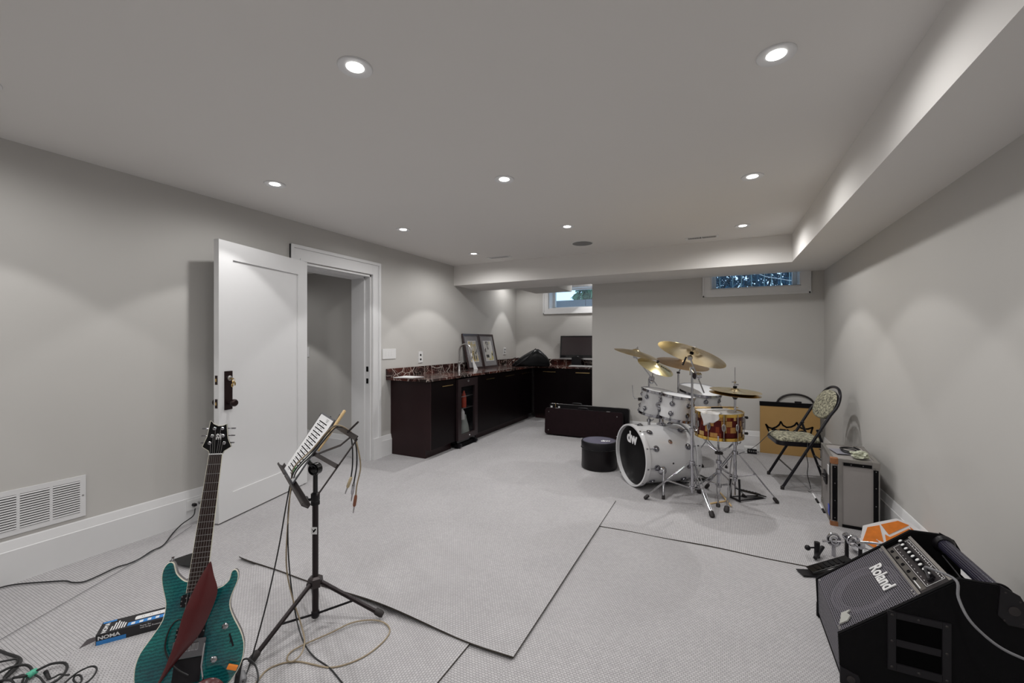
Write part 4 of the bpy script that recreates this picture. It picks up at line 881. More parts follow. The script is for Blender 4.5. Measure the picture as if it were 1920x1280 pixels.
# snare stand
sc_ = SL @ Vector((0, 0, 0)); sb = Vector((sc_.x, sc_.y, 0)); ss = thing('snare_stand', (sb.x, sb.y, .009), 'chrome snare stand with basket arms under the copper snare drum', 'stand', 'chrome drum hardware stands')
b = MB(); b.cyl(sb+Vector((0, 0, .10)), sb+Vector((0, 0, .45)), .011, seg=14); b.cyl(sb+Vector((0, 0, .12)), sb+Vector((0, 0, .26)), .0145, seg=14)
for z in (.12, .25, .33): b.lathe([(.012, -.02), (.024, -.014), (.024, .014), (.012, .02)], 14, Matrix.Translation(sb+Vector((0, 0, z))))
b.build('tube', M['chrome'], ss, smooth=True)
b = MB(); b.cyl(sb+Vector((0, 0, .40)), sb+Vector((0, 0, .415)), .034, seg=18); b.build('adjuster', M['rubber'], ss, smooth=True)
for k in range(3):
    a = .5+k*2*math.pi/3; dv = Vector((math.cos(a), math.sin(a), 0))
    tip = SL @ (SL.inverted().to_3x3() @ (dv*(SR+.016))); tip = sc_ + dv*(SR+.012) + Vector((0, 0, .012))
    b = MB(); b.tube([sb+Vector((0, 0, .42))+dv*.02, sb+dv*.09+Vector((0, 0, .455)), tip+Vector((0, 0, -.035))-dv*.01, tip+Vector((0, 0, .02))], .008, 8); b.build('basket_arm', M['chrome'], ss, smooth=True)
    f = sb+dv*.23*Vector((1, 1, 0)).length/1.414+Vector((0, 0, .018)); b = MB(); sd = Vector((-dv.y, dv.x, 0))
    for s in (-1, 1): b.tube([sb+Vector((0, 0, .25))+sd*s*.012, sb.lerp(f, .55)+Vector((0, 0, .12))+sd*s*.012, f+Vector((0, 0, .015))], .0045, 8); b.tube([sb+Vector((0, 0, .12))+sd*s*.01, sb.lerp(f, .55)+Vector((0, 0, .12))+sd*s*.012], .004, 8)
    b.build('leg', M['chrome'], ss, smooth=True)
    MB().lathe([(.011, -.02), (.016, -.01), (.016, .02), (.010, .03)], 12, AX(f, (f-sb-Vector((0, 0, .25))))).build('rubber_foot', M['rubber'], ss, smooth=True)
# pedals
def pedal(loc, rz, lab, group, M2=None, down=False):
    t = thing('bass_drum_pedal', loc, lab, 'pedal', group)
    L = Matrix.Translation(Vector(loc)) @ (M2 or Matrix.Rotation(rz, 4, 'Z'))        # x from heel to drum
    b = MB(L); b.box((-.02, 0, .004), (.33, .075, .006), bev=.002); b.box((.13, 0, .012), (.05, .14, .014), bev=.003); b.build('base_plate', M['black_plastic'], t)
    for s in (-1, 1):
        b = MB(L); b.lathe([(.010, 0), (.0105, .10), (.009, .19)], 12, Matrix.Translation((.12, s*.055, .015))); b.lathe([(.015, 0), (.015, .05)], 14, Matrix.Translation((.12, s*.055, .02))); b.build('post', M['black_plastic'], t, smooth=True)
        b = MB(L); b.lathe([(.016, -.014), (.021, -.01), (.021, .01), (.016, .014)], 16, TR((.12, s*.055, .205), rx=math.pi/2)); b.build('bearing', M['chrome'], t, smooth=True)
    b = MB(L); b.cyl((.12, -.065, .205), (.12, .085, .205), .006, seg=10); b.build('axle', M['chrome'], t, smooth=True)
    b = MB(L); b.torus(.030, .006, TR((.12, 0, .205), rx=math.pi/2), 24, 8); b.torus(.030, .003, TR((.12, .012, .205), rx=math.pi/2), 24, 6); b.lathe([(.012, -.015), (.012, .015)], 12, TR((.12, 0, .205), rx=math.pi/2)); b.build('cam_wheel', M['chrome'], t, smooth=True)
    b = MB(L); b.box((0, 0, 0), (.24, .07, .008), TR((-.015, 0, .06), ry=-.33), bev=.003)
    for i in range(6): b.box((-.08+i*.03, 0, .006), (.012, .05, .003), TR((-.015, 0, .06), ry=-.33))
    b.build('footboard', M['black_gloss'], t)
    b = MB(L); b.tube([(.125, 0, .205), (.10, 0, .28), (.085, 0, .34)] if not down else [(.125, 0, .205), (.19, 0, .19), (.26, 0, .15)], .004, 8); b.build('beater_rod', M['chrome'], t, smooth=True)
    b = MB(L); b.lathe([(.018, -.022), (.024, -.018), (.024, .018), (.018, .022)], 18, TR((.085, 0, .345) if not down else (.275, 0, .142), ry=math.pi/2-.25)); b.build('beater', M['black_matte'], t, smooth=True)
    sp = [(.12+.008*math.cos(i*1.05), .083+.008*math.sin(i*1.05), .05+i*.0022) for i in range(60)]
    b = MB(L); b.tube(sp, .0013, 5); b.tube([(.12, .083, .182), (.12, .083, .205)], .003, 6); b.tube([(.12, .083, .02), (.12, .083, .05)], .003, 6); b.build('spring', M['steel'], t, smooth=True)
    return t
bp = W3(1.145, 4.06)+bax*(BD+.20); pedal((bp.x, bp.y, .011), math.atan2(-bax.y, -bax.x), 'black and chrome bass drum pedal behind the bass drum', 'black bass drum pedals')
stick('drumstick', onz(1330, 944, .018), onz(1366, 938, .018), 'wooden drumstick lying crosswise on the floor by the drum stands', None)
stick('drumstick', onz(1371, 948, .030), onz(1349, 921, .018), 'wooden drumstick pointing towards the camera on the floor by the hi-hat stand', None)

# ================================================================== folding chair
M['chair_fabric'] = mat('mottled_beige_upholstery', (.23, .22, .16), .9, noise=.8, nscale=55, bump=.5, bscale=120)
M['chair_metal'] = mat('dark_chair_tube', (.007, .006, .010), .32, .2, noise=.1)
F0 = Vector((.4885, 4.91, .009)); sv = Vector((-.147, .989, 0)).normalized(); bk = Vector((.989, .147, 0)).normalized()   # side, backwards
CM = Matrix(((bk.x, sv.x, 0, F0.x), (bk.y, sv.y, 0, F0.y), (0, 0, 1, F0.z), (0, 0, 0, 1)))
t_, p_ = nodes(M['chair_fabric'])
for n_ in t_.nodes:
    if n_.type == 'TEX_NOISE' and n_.inputs['Scale'].default_value == 55:
        for l_ in list(t_.links):
            if l_.from_node == n_:
                r_ = ramp(t_, [(.34, (0, 0, 0)), (.64, (1, 1, 1))]); to_ = l_.to_socket; t_.links.remove(l_); t_.links.new(n_.outputs['Fac'], r_.inputs[0]); t_.links.new(r_.outputs[0], to_)
ch = thing('folding_chair', F0+bk*.23, 'dark metal folding chair with a mottled beige padded seat and back', 'chair')
HW = .235
path = []
for s in (-1, 1):
    seg_ = [(.0, s*HW, .012), (.384, s*HW, .716), (.44, s*HW*.98, .80), (.475, s*HW*.82, .885), (.497, s*HW*.45, .94)]
    path = (seg_ if s < 0 else path+[(.503, 0, .955)]+seg_[::-1])
b = MB(CM); b.tube(path[:2]+spline(path[1:-1], 5)[1:-1]+path[-2:], .0125, 10); b.build('front_frame', M['chair_metal'], ch, smooth=True)
for s in (-1, 1):
    b = MB(CM); b.tube([(.29, s*(HW-.026), .575), (.475, s*(HW-.026), .012)], .0115, 10); b.build('rear_leg', M['chair_metal'], ch, smooth=True)
    for x, y in ((.0, s*HW), (.476, s*(HW-.026))): MB(CM).lathe([(.0165, 0), (.0165, .03), (.013, .034)], 14, Matrix.Translation((x+.003, y, 0))).build('foot_cap', M['rubber'], ch, smooth=True)
    b = MB(CM); b.cyl((.31, s*(HW-.013), .565), (.31, s*(HW+.013), .575), .010, seg=10); b.tube([(.30, s*(HW-.013), .40), (.37, s*(HW-.016), .37), (.46, s*(HW-.02), .42)], .005, 6); b.build('hinge_link', M['chair_metal'], ch, smooth=True)
for x, z, w in ((.095, .172, HW), (.43, .15, HW-.03), (.40, .24, HW-.03)): b = MB(CM); b.cyl((x, -w, z), (x, w, z), .007, seg=8); b.build('stretcher', M['chair_metal'], ch, smooth=True)
sp = rrect(-.03, -.205, .36, .205, .07, 6)
MB(CM).prism([(x, y) for x, y in sp], .405, .447, bev=.004).build('seat_pan', M['chair_metal'], ch, smooth=30)
sp2 = rrect(-.022, -.197, .352, .197, .065, 6)
b = MB(CM); b.rings([[(.165+(x-.165)*k, y*k, z) for x, y in sp2] for k, z in ((1.0, .446), (1.005, .458), (.985, .468), (.93, .476), (.75, .481), (.3, .483))]); b.build('seat_cushion', M['chair_fabric'], ch, smooth=True)
bv = Vector((.497-.384, 0, .94-.66)).normalized(); bn = Vector((-bv.z, 0, bv.x)); Lb_ = CM @ Matrix(((0, bv.x, bn.x, .372), (1, 0, 0, 0), (0, bv.z, bn.z, .665), (0, 0, 0, 1)))
op = []
for k in range(36):
    a = 2*math.pi*k/36; cx, cy = math.cos(a), math.sin(a); ex = .62
    op.append((.222*math.copysign(abs(cx)**(.75), cx)*(1.0 if cy < .3 else 1-.18*(cy-.3)), .135+.145*math.copysign(abs(cy)**.85, cy)))
b = MB(Lb_); b.rings([[(x*k, .135+(y-.135)*k, z) for x, y in op] for k, z in ((.3, -.016), (.8, -.013), (.97, -.006), (1, 0), (.97, .012), (.85, .022), (.5, .028), (.2, .029))]); b.build('back_cushion', M['chair_fabric'], ch, smooth=True)
b = MB(Lb_); b.rings([[(x*k, .135+(y-.135)*k, z) for x, y in op] for k, z in ((.98, -.014), (1.0, -.012), (1.0, .002), (.98, .003))]); b.build('back_shell', M['chair_metal'], ch, smooth=True)
def cable(name, pts, r, m, lab, cat='cable', group=None, sm=6, seg=8):
    o = MB().tube(pts, r, seg, smooth=sm).build(name, M[m], smooth=True); return tag(o, lab, cat, group)
cable('thin_cable', [onz(1382, 851, .02), onz(1400, 845, .03), atd(1419, 834, 4.9), atd(1443, 812, 4.25), atd(1455, 806, 4.35), atd(1475, 807, 4.35), atd(1500, 815, 4.2), atd(1513, 825, 4.02), atd(1514, 836, 3.86), atd(1512, 850, 3.84), atd(1515, 870, 3.9), atd(1514, 890, 4.0), onz(1520, 915, .014), onz(1516, 921, .012), onz(1521, 922, .012)], .0032, 'cable_black', 'thin black cable crossing the seat of the folding chair and dropping to the floor')
# little box by the wall
p = onz(1397, 848, 0); q = onz(1418, 850, 0); y_ = 6.03
t = thing('adaptor_box', ony(1407, 848, y_), 'small black and white electrical box on the floor by the back wall', 'box'); xa, xb = ony(1396, 840, y_).x, ony(1419, 840, y_).x
MB().bx((xa, y_, .001), (xb, y_+.12, .075), bev=.004).build('box_body', M['plastic_white'], t)
MB().bx((xa+.03, y_-.006, .004), (xb, y_+.004, .062), bev=.002).build('front_panel', M['black_plastic'], t)
b = MB()
for i in range(5): b.bx((xa+.045+i*.024, y_-.007, .025), (xa+.060+i*.024, y_-.0055, .042))
b.build('panel_marks', M['steel'], t)

# ================================================================== brown cardboard box with crown
M['card'] = mat('brown_cardboard', (.42, .255, .09), .75, noise=.06, nscale=8)
bx0, bx1, by = .455, 1.075, 6.155; bh = .615
t = thing('cardboard_box', ((bx0+bx1)/2, by, 0), 'flat yellow brown cardboard box with a printed crown standing against the back wall', 'box')
MB().bx((bx0, by, .001), (bx1, by+.055, bh)).build('box_body', M['card'], t)
MB().bx((bx0-.004, by-.005, bh-.022), (bx1+.002, by+.058, bh+.028), bev=.003).build('lid_strip', M['black_matte'], t)
b = MB(); xm = ony(1497, 755, by).x; b.bx((xm-.035, by+.01, bh+.026), (xm+.035, by+.04, bh+.05), bev=.004); b.build('carry_handle', M['black_plastic'], t)
cr = [(1445, 816), (1436, 795), (1441, 801), (1448, 803), (1456, 800), (1461, 796), (1464, 790), (1468, 797), (1475, 801), (1484, 800), (1490, 797), (1494, 792), (1498, 800), (1506, 804), (1515, 804), (1524, 801), (1517, 822)]
def fl(px, py): v = ony(px, py, by-.0025); return v
b = MB(); pp = [fl(*c) for c in cr]
for i in range(len(pp)-1):
    a_, c_ = pp[i], pp[i+1]; dv = (c_-a_).normalized()*.004; nn = Vector((-dv.z, 0, dv.x)).normalized()*.009
    b.rings([[a_-dv+nn, c_+dv+nn, c_+dv-nn, a_-dv-nn], [v+Vector((0, .0022, 0)) for v in (a_-dv+nn, c_+dv+nn, c_+dv-nn, a_-dv-nn)]])
b.build('printed_crown', M['black_matte'], t, label='black printed crown outline')
text('REMO', .125, Matrix.Translation(fl(1480, 813)+Vector((0, 0, 0))) @ Euler((math.pi/2, 0, 0)).to_matrix().to_4x4(), M['black_matte'], 'printed_name', t, ext=.001, sx=1.15, off=.004, label='black printed REMO lettering')
pk = ony(1490, 739, 6.22)
b = MB(); hx0, hx1 = ony(1457, 752, 6.225).x, ony(1527, 752, 6.225).x; hm, hr = (hx0+hx1)/2, (hx1-hx0)/2
b.tube([(hm-hr*math.cos(math.pi*k/20)*1.0, 6.226, .02+(.60)*(1 if 0 < k < 20 else 1)+(pk.z-.62)*math.sin(math.pi*k/20)) for k in range(21)], .011, 8)
b.tube([(hm-hr, 6.226, .62), (hm-hr, 6.226, .02)], .011, 8); b.tube([(hm+hr, 6.226, .62), (hm+hr, 6.226, .02)], .011, 8)
tag(b.build('black_hoop', M['rubber'], smooth=True), 'black rounded hoop showing above the cardboard box by the back wall', 'hoop')

# ================================================================== flight case
M['fc_panel'] = mat('grey_laminate', (.29, .27, .26), .55, noise=.08, nscale=5, bump=.1)
M['fc_alu'] = mat('worn_aluminium', (.38, .36, .34), .42, .9, noise=.18, nscale=12)
M['rust'] = mat('rusty_corner', (.30, .13, .055), .7, .3, noise=.5, nscale=40)
fo = Vector((.752, 3.925, .004)); FM = Matrix.Translation(fo) @ Matrix.Rotation(math.radians(-4), 4, 'Z'); W_, D_, H_ = .285, .56, .515
t = thing('flight_case', fo, 'scuffed grey flight case with aluminium edges standing upright by the right wall', 'case')
MB(FM).bx((.006, .006, .006), (W_-.006, D_-.006, H_-.006)).build('panels', M['fc_panel'], t)
b = MB(FM); e = .022; k = .004
for x in (0, W_-e):
    for y in (0, D_-e): b.bx((x, y, 0), (x+e, y+e, H_))
for z in (0, H_-e):
    for x in (0, W_-e): b.bx((x, e, z), (x+e, D_-e, z+e))
    for y in (0, D_-e): b.bx((e, y, z), (W_-e, y+e, z+e))
b.bx((.040, -.002, e), (.068, .006, H_-e)); b.build('aluminium_edges', M['fc_alu'], t)
b = MB(FM)
b.bx((.009, -.0035, .05), (.038, .003, H_-.055)); b.bx((W_-.036, -.0035, .03), (W_-.008, .003, H_-.055)); b.bx((.075, -.0035, H_-.045), (W_-.045, .003, H_-.022)); b.bx((.068, -.0035, .01), (W_-.01, .003, .030)); b.bx((-.003, .03, .03), (.003, .045, H_-.03)); b.build('black_binding', M['black_matte'], t)
pb = MB(FM)
for x in (.024, W_-.022):
    for z in (.07, .20, .33, .45): pb.lathe([(.004, 0), (.003, .0025), (0, .003)], 8, AX((x, -.0035, z), (0, -1, 0)))
for x in (.12, .19): pb.lathe([(.004, 0), (.003, .0025), (0, .003)], 8, AX((x, -.0035, H_-.034), (0, -1, 0)))
pb.build('rivets', M['steel'], t, smooth=True)
for x, y, z, m in ((0, 0, 0, 'rust'), (W_, 0, H_, 'fc_alu'), (0, 0, H_, 'rust'), (W_, 0, 0, 'fc_alu'), (0, D_, H_, 'fc_alu'), (W_, D_, H_, 'fc_alu'), (0, D_, 0, 'fc_alu')):
    sx, sy, sz = (1 if x == 0 else -1), (1 if y == 0 else -1), (1 if z == 0 else -1)
    MB(FM).bx((x-sx*.003, y-sy*.004, z-sz*.003), (x+sx*.045, y+sy*.045, z+sz*.042), bev=.006).build('corner_cap', M[m], t)
b = MB(FM); b.bx((-.008, .22, .25), (.002, .36, .34), bev=.002); b.tube([(-.010, .235, .30), (-.022, .25, .305), (-.022, .33, .305), (-.010, .345, .30)], .005, 8); b.build('side_handle', M['black_plastic'], t)
MB(FM).bx((-.003, .10, .36), (.001, .16, .43)).build('side_sticker', M['paper'], t, label='pale sticker')
MB(FM).bx((-.0035, .05, .06), (.001, .13, .13)).build('side_sticker', mat('blue_sticker', (.02, .06, .5), .4, noise=.1), t, label='blue sticker')
TP = FM @ Vector((0, 0, H_+.001))
def topm(x, y, z=0): return FM @ Vector((x, y, H_+.001+z))
tt = thing('papers_on_case', topm(.08, .28), 'grey leaflet lying on top of the flight case', 'paper'); MB(FM @ TR((.085, .26, H_+.002), .2)).bx((-.045, -.09, 0), (.045, .09, .004)).build('leaflet', mat('grey_leaflet', (.25, .25, .29), .5, noise=.2, nscale=30), tt)
random.seed(4)
cable('coiled_cable', [topm(.15+.06*math.cos(i*.9)+.012*random.random(), .27+.10*math.sin(i*.9)+.02*random.random(), .006+.0015*i) for i in range(16)], .005, 'cable_black', 'small coil of black cable on top of the flight case')
def crumple(name, c, sc, m, lab, cat, seed, seg=22, amp=.25, M0=None, flat=True):
    random.seed(seed); t_ = bmesh.new(); bmesh.ops.create_icosphere(t_, subdivisions=4, radius=1)
    import mathutils
    for v in t_.verts:
        q = v.co.copy(); nz = mathutils.noise.noise(q*1.7+Vector((seed, 0, 0)))*amp*1.3+abs(mathutils.noise.noise(q*4+Vector((0, seed, 0))))*amp+mathutils.noise.noise(q*9)*amp*.3
        v.co = q*(1+nz-amp*.5)
        v.co = Vector((v.co.x*sc[0], v.co.y*sc[1], max(v.co.z, -.8)*sc[2]))
    zmin = min(v.co.z for v in t_.verts)
    for v in t_.verts: v.co.z -= zmin
    b = MB(Matrix.Translation(Vector(c)) @ (M0 or Matrix())); b._merge(t_); o = b.build(name, m, smooth=50)
    return tag(o, lab, cat)
crumple('crumpled_wrapper', topm(.185, .10, .0), (.062, .05, .03), mat('green_white_wrapper', (.50, .52, .40), .5, noise=.45, nscale=28), 'crumpled pale green and white wrapper on the front of the flight case', 'wrapper', 3, amp=.35)
# pens by the case
for a_, b_, lab in ((onz(1524, 925, .016), onz(1534, 942, .016), 'white tipped marker on the floor left of the flight case, farther one'), (onz(1537, 944, .016), onz(1546, 961, .016), 'white marker on the floor left of the flight case, nearer one')):
    o = MB().lathe([(.003, 0), (.007, .006), (.008, .02), (.008, (b_-a_).length*.7), (.0065, (b_-a_).length)], 12, AX(a_, b_-a_)).build('marker_pen', M['paper'], smooth=True); tag(o, lab, 'pen', 'pens by the flight case')
    MB().lathe([(.0088, (b_-a_).length*.62), (.0088, (b_-a_).length*1.0), (.002, (b_-a_).length*1.01)], 12, AX(a_, b_-a_)).build('pen_cap', M['black_plastic'], o, smooth=True)

# ================================================================== spare pedal and plastic bag by the amplifier
pc = Vector((.70, 3.17, .010))
pedal((.60, 3.10, .011), math.radians(22), 'black and chrome double pedal mechanism on the floor behind the amplifier', 'black bass drum pedals', down=True)
t = thing('pedal_linkage', (.70, 3.33, .010), 'chrome and black slave pedal arm lying beside the amplifier', 'pedal'); b = MB()
b.tube([(.60, 3.36, .10), (.80, 3.30, .16), (.98, 3.24, .20)], .007, 10); b.build('drive_shaft', M['chrome'], t, smooth=True)
b = MB(); b.lathe([(.022, -.016), (.03, -.012), (.03, .012), (.022, .016)], 20, AX((.98, 3.24, .20), (1, .2, .4))); b.build('beater', mat('felt_beater', (.10, .05, .04), .8, noise=.3), t, smooth=True)
b = MB(); b.torus(.036, .008, AX((.66, 3.36, .12), (.3, -1, .2)), 24, 8); b.torus(.022, .006, AX((.66, 3.345, .12), (.3, -1, .2)), 20, 6); b.cyl((.66, 3.37, .12), (.66, 3.37, .01), .012, seg=12); b.build('cam_wheel', M['chrome'], t, smooth=True)
b = MB(); b.cyl((.56, 3.30, .012), (.56, 3.30, .11), .016, seg=14); b.cyl((.54, 3.24, .03), (.60, 3.36, .06), .012, seg=10); b.sphere((.505, 3.27, .075), .017); b.cyl((.505, 3.27, .075), (.56, 3.30, .075), .005, seg=8); b.build('clamp_post', M['black_plastic'], t, smooth=True)
wb = crumple('plastic_bag', (.93, 3.44, .010), (.15, .16, .085), mat('white_plastic_film', (.62, .62, .64), .3, noise=.1, nscale=15), 'crumpled white plastic bag with orange slices between the flight case and the amplifier', 'bag', 8, amp=.45)
M['orange'] = mat('orange_print', (.72, .20, .02), .4, noise=.25, nscale=30)
Lo = Matrix.Translation((.955, 3.40, .165)) @ Euler((math.radians(52), math.radians(-4), math.radians(12))).to_matrix().to_4x4()
for i, pl_ in enumerate(([(-.16, -.02), (-.10, .07), (-.03, .085), (-.045, -.015), (-.09, -.06)], [(-.02, .09), (.08, .115), (.13, .09), (.0, .03)], [(-.02, .03), (.0, .015), (.12, .07), (.15, .03), (.06, -.015), (-.03, -.015)], [(.13, .08), (.165, .03), (.20, .0), (.13, .0)])):
    MB(Lo).prism(pl_, .0, .003).build('orange_panel', M['orange'], wb, label='orange printed panel')
MB(Lo).prism([(-.18, -.04), (-.12, .08), (-.03, .105), (.08, .13), (.15, .10), (.23, 0), (.14, -.04), (-.08, -.09)], -.004, -.0005).build('label_sheet', M['paper'], wb)

# ================================================================== keyboard amplifier
M['emblem'] = mat('pale_metal_emblem', (.45, .45, .42), .5, .3, noise=.15)
M['recess_shade'] = mat('recess_shade_black', (.0012, .0012, .0014), .8, spec=.05, noise=.1)  # near-black puts the shade of the hollow into the handle recess colour
AY0, AY1 = 2.141, 2.61                     # near and far side
prof = [(.444, .008), (.436, .20), (.800, .516), (.90, .518), (.955, .49), (.97, .455), (.972, .02), (.96, .008)]
am = thing('keyboard_amplifier', (.70, (AY0+AY1)/2, .008), 'black wedge shaped keyboard amplifier with a metal grille, lower right', 'amplifier')
XZ = lambda y: Matrix(((1, 0, 0, 0), (0, 0, 1, y), (0, 1, 0, 0), (0, 0, 0, 1)))
for ya, yb in ((AY0, AY0+.022), (AY1-.022, AY1)): MB(XZ(0)).prism(prof, ya, yb, bev=.004).build('side_panel', M['black_matte'], am, smooth=30)
sl = Vector((.364, 0, .316)).normalized(); sn2 = Vector((-sl.z, 0, sl.x)); B0 = Vector((.436, 0, .20))
SM = Matrix(((sl.x, 0, sn2.x, B0.x), (0, -1, 0, AY1), (sl.z, 0, sn2.z, B0.z), (0, 0, 0, 1)))         # x up the slope, y from far to near, z outwards
AW = AY1-AY0; iw0, iw1 = .022, AW-.022
b = MB(SM); b.bx((.0, iw0, -.05), (.355, iw1, -.022)); b.build('baffle', M['black_matte'], am)
b = MB(); b.bx((.462, AY0+.02, .02), (.47, AY1-.02, .20)); b.bx((.45, AY0+.02, .008), (.96, AY1-.02, .02)); b.bx((.95, AY0+.02, .02), (.965, AY1-.02, .36)); b.bx((.80, AY0+.02, .35), (.965, AY1-.02, .36)); b.bx((.79, AY0+.02, .35), (.80, AY1-.02, .49)); b.build('cabinet_body', M['black_matte'], am)
def mesh_mat():
    m = mat('perforated_steel_grille', (.21, .20, .23), .4, .3); t, p = nodes(m); tc = t.nodes.new('ShaderNodeTexCoord')
    sp = t.nodes.new('ShaderNodeSeparateXYZ'); t.links.new(tc.outputs['UV'], sp.inputs[0])
    def mth(op, a, bb=None):
        n = t.nodes.new('ShaderNodeMath'); n.operation = op
        for i, q in enumerate((a, bb)):
            if q is None: continue
            if isinstance(q, (int, float)): n.inputs[i].default_value = q
            else: t.links.new(q, n.inputs[i])
        return n.outputs[0]
    P_ = .0098
    def cell(ox, oy):
        fx = mth('SUBTRACT', mth('FRACT', mth('ADD', mth('DIVIDE', sp.outputs[0], P_), ox)), .5); fy = mth('SUBTRACT', mth('FRACT', mth('ADD', mth('DIVIDE', sp.outputs[1], P_*1.732), oy)), .5)
        return mth('SQRT', mth('ADD', mth('MULTIPLY', fx, fx), mth('MULTIPLY', mth('MULTIPLY', fy, 1.732), mth('MULTIPLY', fy, 1.732))))
    d_ = mth('MINIMUM', cell(0, 0), cell(.5, .5)); hole = mth('GREATER_THAN', d_, .35)
    t.links.new(hole, p.inputs['Alpha']); return m
M['mesh'] = mesh_mat()
def uvplane(name, pts, m, parent, w, h, n=1):
    o = MB().grid([[pts[0], pts[1]], [pts[3], pts[2]]]).build(name, m, parent)
    uv = o.data.uv_layers.new(name='UVMap'); 
    org = Vector(pts[0])-worldpos(o); ex = (Vector(pts[1])-Vector(pts[0])).normalized(); ey = (Vector(pts[3])-Vector(pts[0])).normalized()
    for lp in o.data.loops:
        co = o.data.vertices[lp.vertex_index].co-org; uv.data[lp.index].uv = (co.dot(ex), co.dot(ey))
    return o
g0 = [SM @ Vector(p) for p in ((.004, iw0, -.004), (.004, iw1, -.004), (.335, iw1, -.004), (.335, iw0, -.004))]
gr_ = uvplane('slope_grille', g0, M['mesh'], am, 0, 0)
g1 = [Vector((.443, AY1-.022, .030)), Vector((.443, AY0+.022, .030)), SM @ Vector((.004, iw1, -.004)), SM @ Vector((.004, iw0, -.004))]
g1b = uvplane('front_grille', [Vector((.446, AY1-.022, .035)), Vector((.446, AY0+.022, .035)), SM @ Vector((.004, iw1, -.004)), SM @ Vector((.004, iw0, -.004))], M['mesh'], am, 0, 0)
b = MB(SM); cn = (.17, AW/2, -.024)
b.lathe([(.150, 0), (.150, .012), (.138, .014), (.132, .006), (.120, .012), (.112, .004), (.05, -.03), (.045, -.022), (.03, -.012), (.001, -.006)], 48, Matrix.Translation(cn), cap=False); b.build('speaker_cone', mat('paper_cone', (.05, .047, .055), .5, noise=.1), am, smooth=True)
b = MB(SM); b.bx((.334, iw0, -.02), (.345, iw1, .0), bev=.001); b.build('grille_bar', M['fc_alu'], am)
cp = MB(SM); cp.bx((.347, iw0+.03, -.03), (.462, iw1-.004, -.006), bev=.002); cpo = cp.build('control_panel', mat('panel_dark_grey', (.035, .03, .033), .35, .3, noise=.1), am)
MB(SM).bx((.350, iw0+.04, -.006), (.372, iw1-.02, -.0048)).build('input_strip', mat('panel_strip', (.13, .12, .11), .4, .5, noise=.1), cpo)
b = MB(SM)
for y0_, y1_ in ((iw0+.045, iw1-.03),):
    b.bx((.376, y0_, -.006), (.3775, y1_, -.005)); b.bx((.447, y0_, -.006), (.4485, y1_, -.005)); b.bx((.376, y0_, -.006), (.4485, y0_+.0015, -.005)); b.bx((.376, y1_-.0015, -.006), (.4485, y1_, -.005))
random.seed(2)
for i in range(22):
    yy = y0_+.01+i*.0155; b.bx((.437, yy, -.006), (.4395, yy+.009, -.0052)); 
    if i % 2: b.bx((.441, yy, -.006), (.443, yy+.006, -.0052)); b.bx((.384, yy, -.006), (.386, yy+.007, -.0052))
b.bx((.353, iw1-.10, -.0049), (.357, iw1-.035, -.0044)); b.build('panel_markings', M['plastic_white'], cpo)
MB(SM).bx((.452, iw0+.03, -.010), (.464, iw1-.004, -.002), bev=.001).build('panel_edge', M['fc_alu'], cpo)
for i in range(9):
    yy = iw0+.060+i*.0375
    kb_ = MB(SM).lathe([(.0115, -.006), (.0105, .012), (.0085, .0135)], 16, Matrix.Translation((.414+(0 if i % 5 else .004), yy, 0))).build('knob', M['black_plastic'], cpo, smooth=True)
    MB(SM).lathe([(.0075, .0136), (.007, .0146), (.001, .0146)], 14, Matrix.Translation((.414+(0 if i % 5 else .004), yy, 0))).build('knob_cap', M['plastic_white'], kb_, smooth=True)
for i in range(5):
    yy = iw0+.075+i*.062; b = MB(SM); b.lathe([(.0075, -.006), (.0075, -.001), (.005, -.001), (.005, -.004)], 14, Matrix.Translation((.361, yy, 0))); b.build('input_jack', M['black_plastic'], cpo, smooth=True)
b = MB(SM); b.lathe([(.013, -.006), (.012, .004), (.006, .005)], 16, Matrix.Translation((.405, iw1-.055, 0))); b.build('power_jack', M['black_plastic'], cpo, smooth=True)
text('Roland', .075, SM @ Matrix.Translation((.262, AW*.52, .002)) @ Matrix(((0, 1, 0, 0), (1, 0, 0, 0), (0, 0, -1, 0), (0, 0, 0, 1))), M['plastic_white'], 'name_badge', gr_, ext=.0016, off=.0015, sx=.95, label='pale Roland name badge')
b = MB(SM); b.prism([(.02, .415), (.055, .418), (.075, .395), (.066, .372), (.085, .36), (.045, .355), (.035, .385)], -.001, .004); b.build('corner_emblem', M['emblem'], gr_)
for x, y in ((.012, iw0+.015), (.012, iw1-.015), (.012, iw1-.03), (.325, iw0+.015), (.325, iw0+.03), (.325, iw1-.015), (.325, iw1-.04)): MB(SM).lathe([(.0055, -.004), (.004, 0), (0, .001)], 10, Matrix.Translation((x, y, 0))).build('screw', M['steel'], gr_, smooth=True)
hb0, hb1 = Vector((.912, AY1-.02, .478)), Vector((.912, AY0+.02, .478))
b = MB(); rib = []
NS = 40
for y in (hb0, hb1):
    rib.append([y+Vector((math.cos(2*math.pi*k/NS), 0, math.sin(2*math.pi*k/NS)))*(.0245 if k % 2 else .0265) for k in range(NS)])
b.rings(rib); b.build('handle_bar', mat('ribbed_rubber_grip', (.020, .018, .035), .3, noise=.1), am, smooth=20)
for y, s in ((AY1-.022, -1), (AY0+.022, 1)):
    b = MB(); b.lathe([(.040, 0), (.040, .006), (.030, .020), (.027, .020)], 28, AX((.912, y, .478), (0, s, 0))); b.build('handle_socket', M['black_plastic'], am, smooth=True)
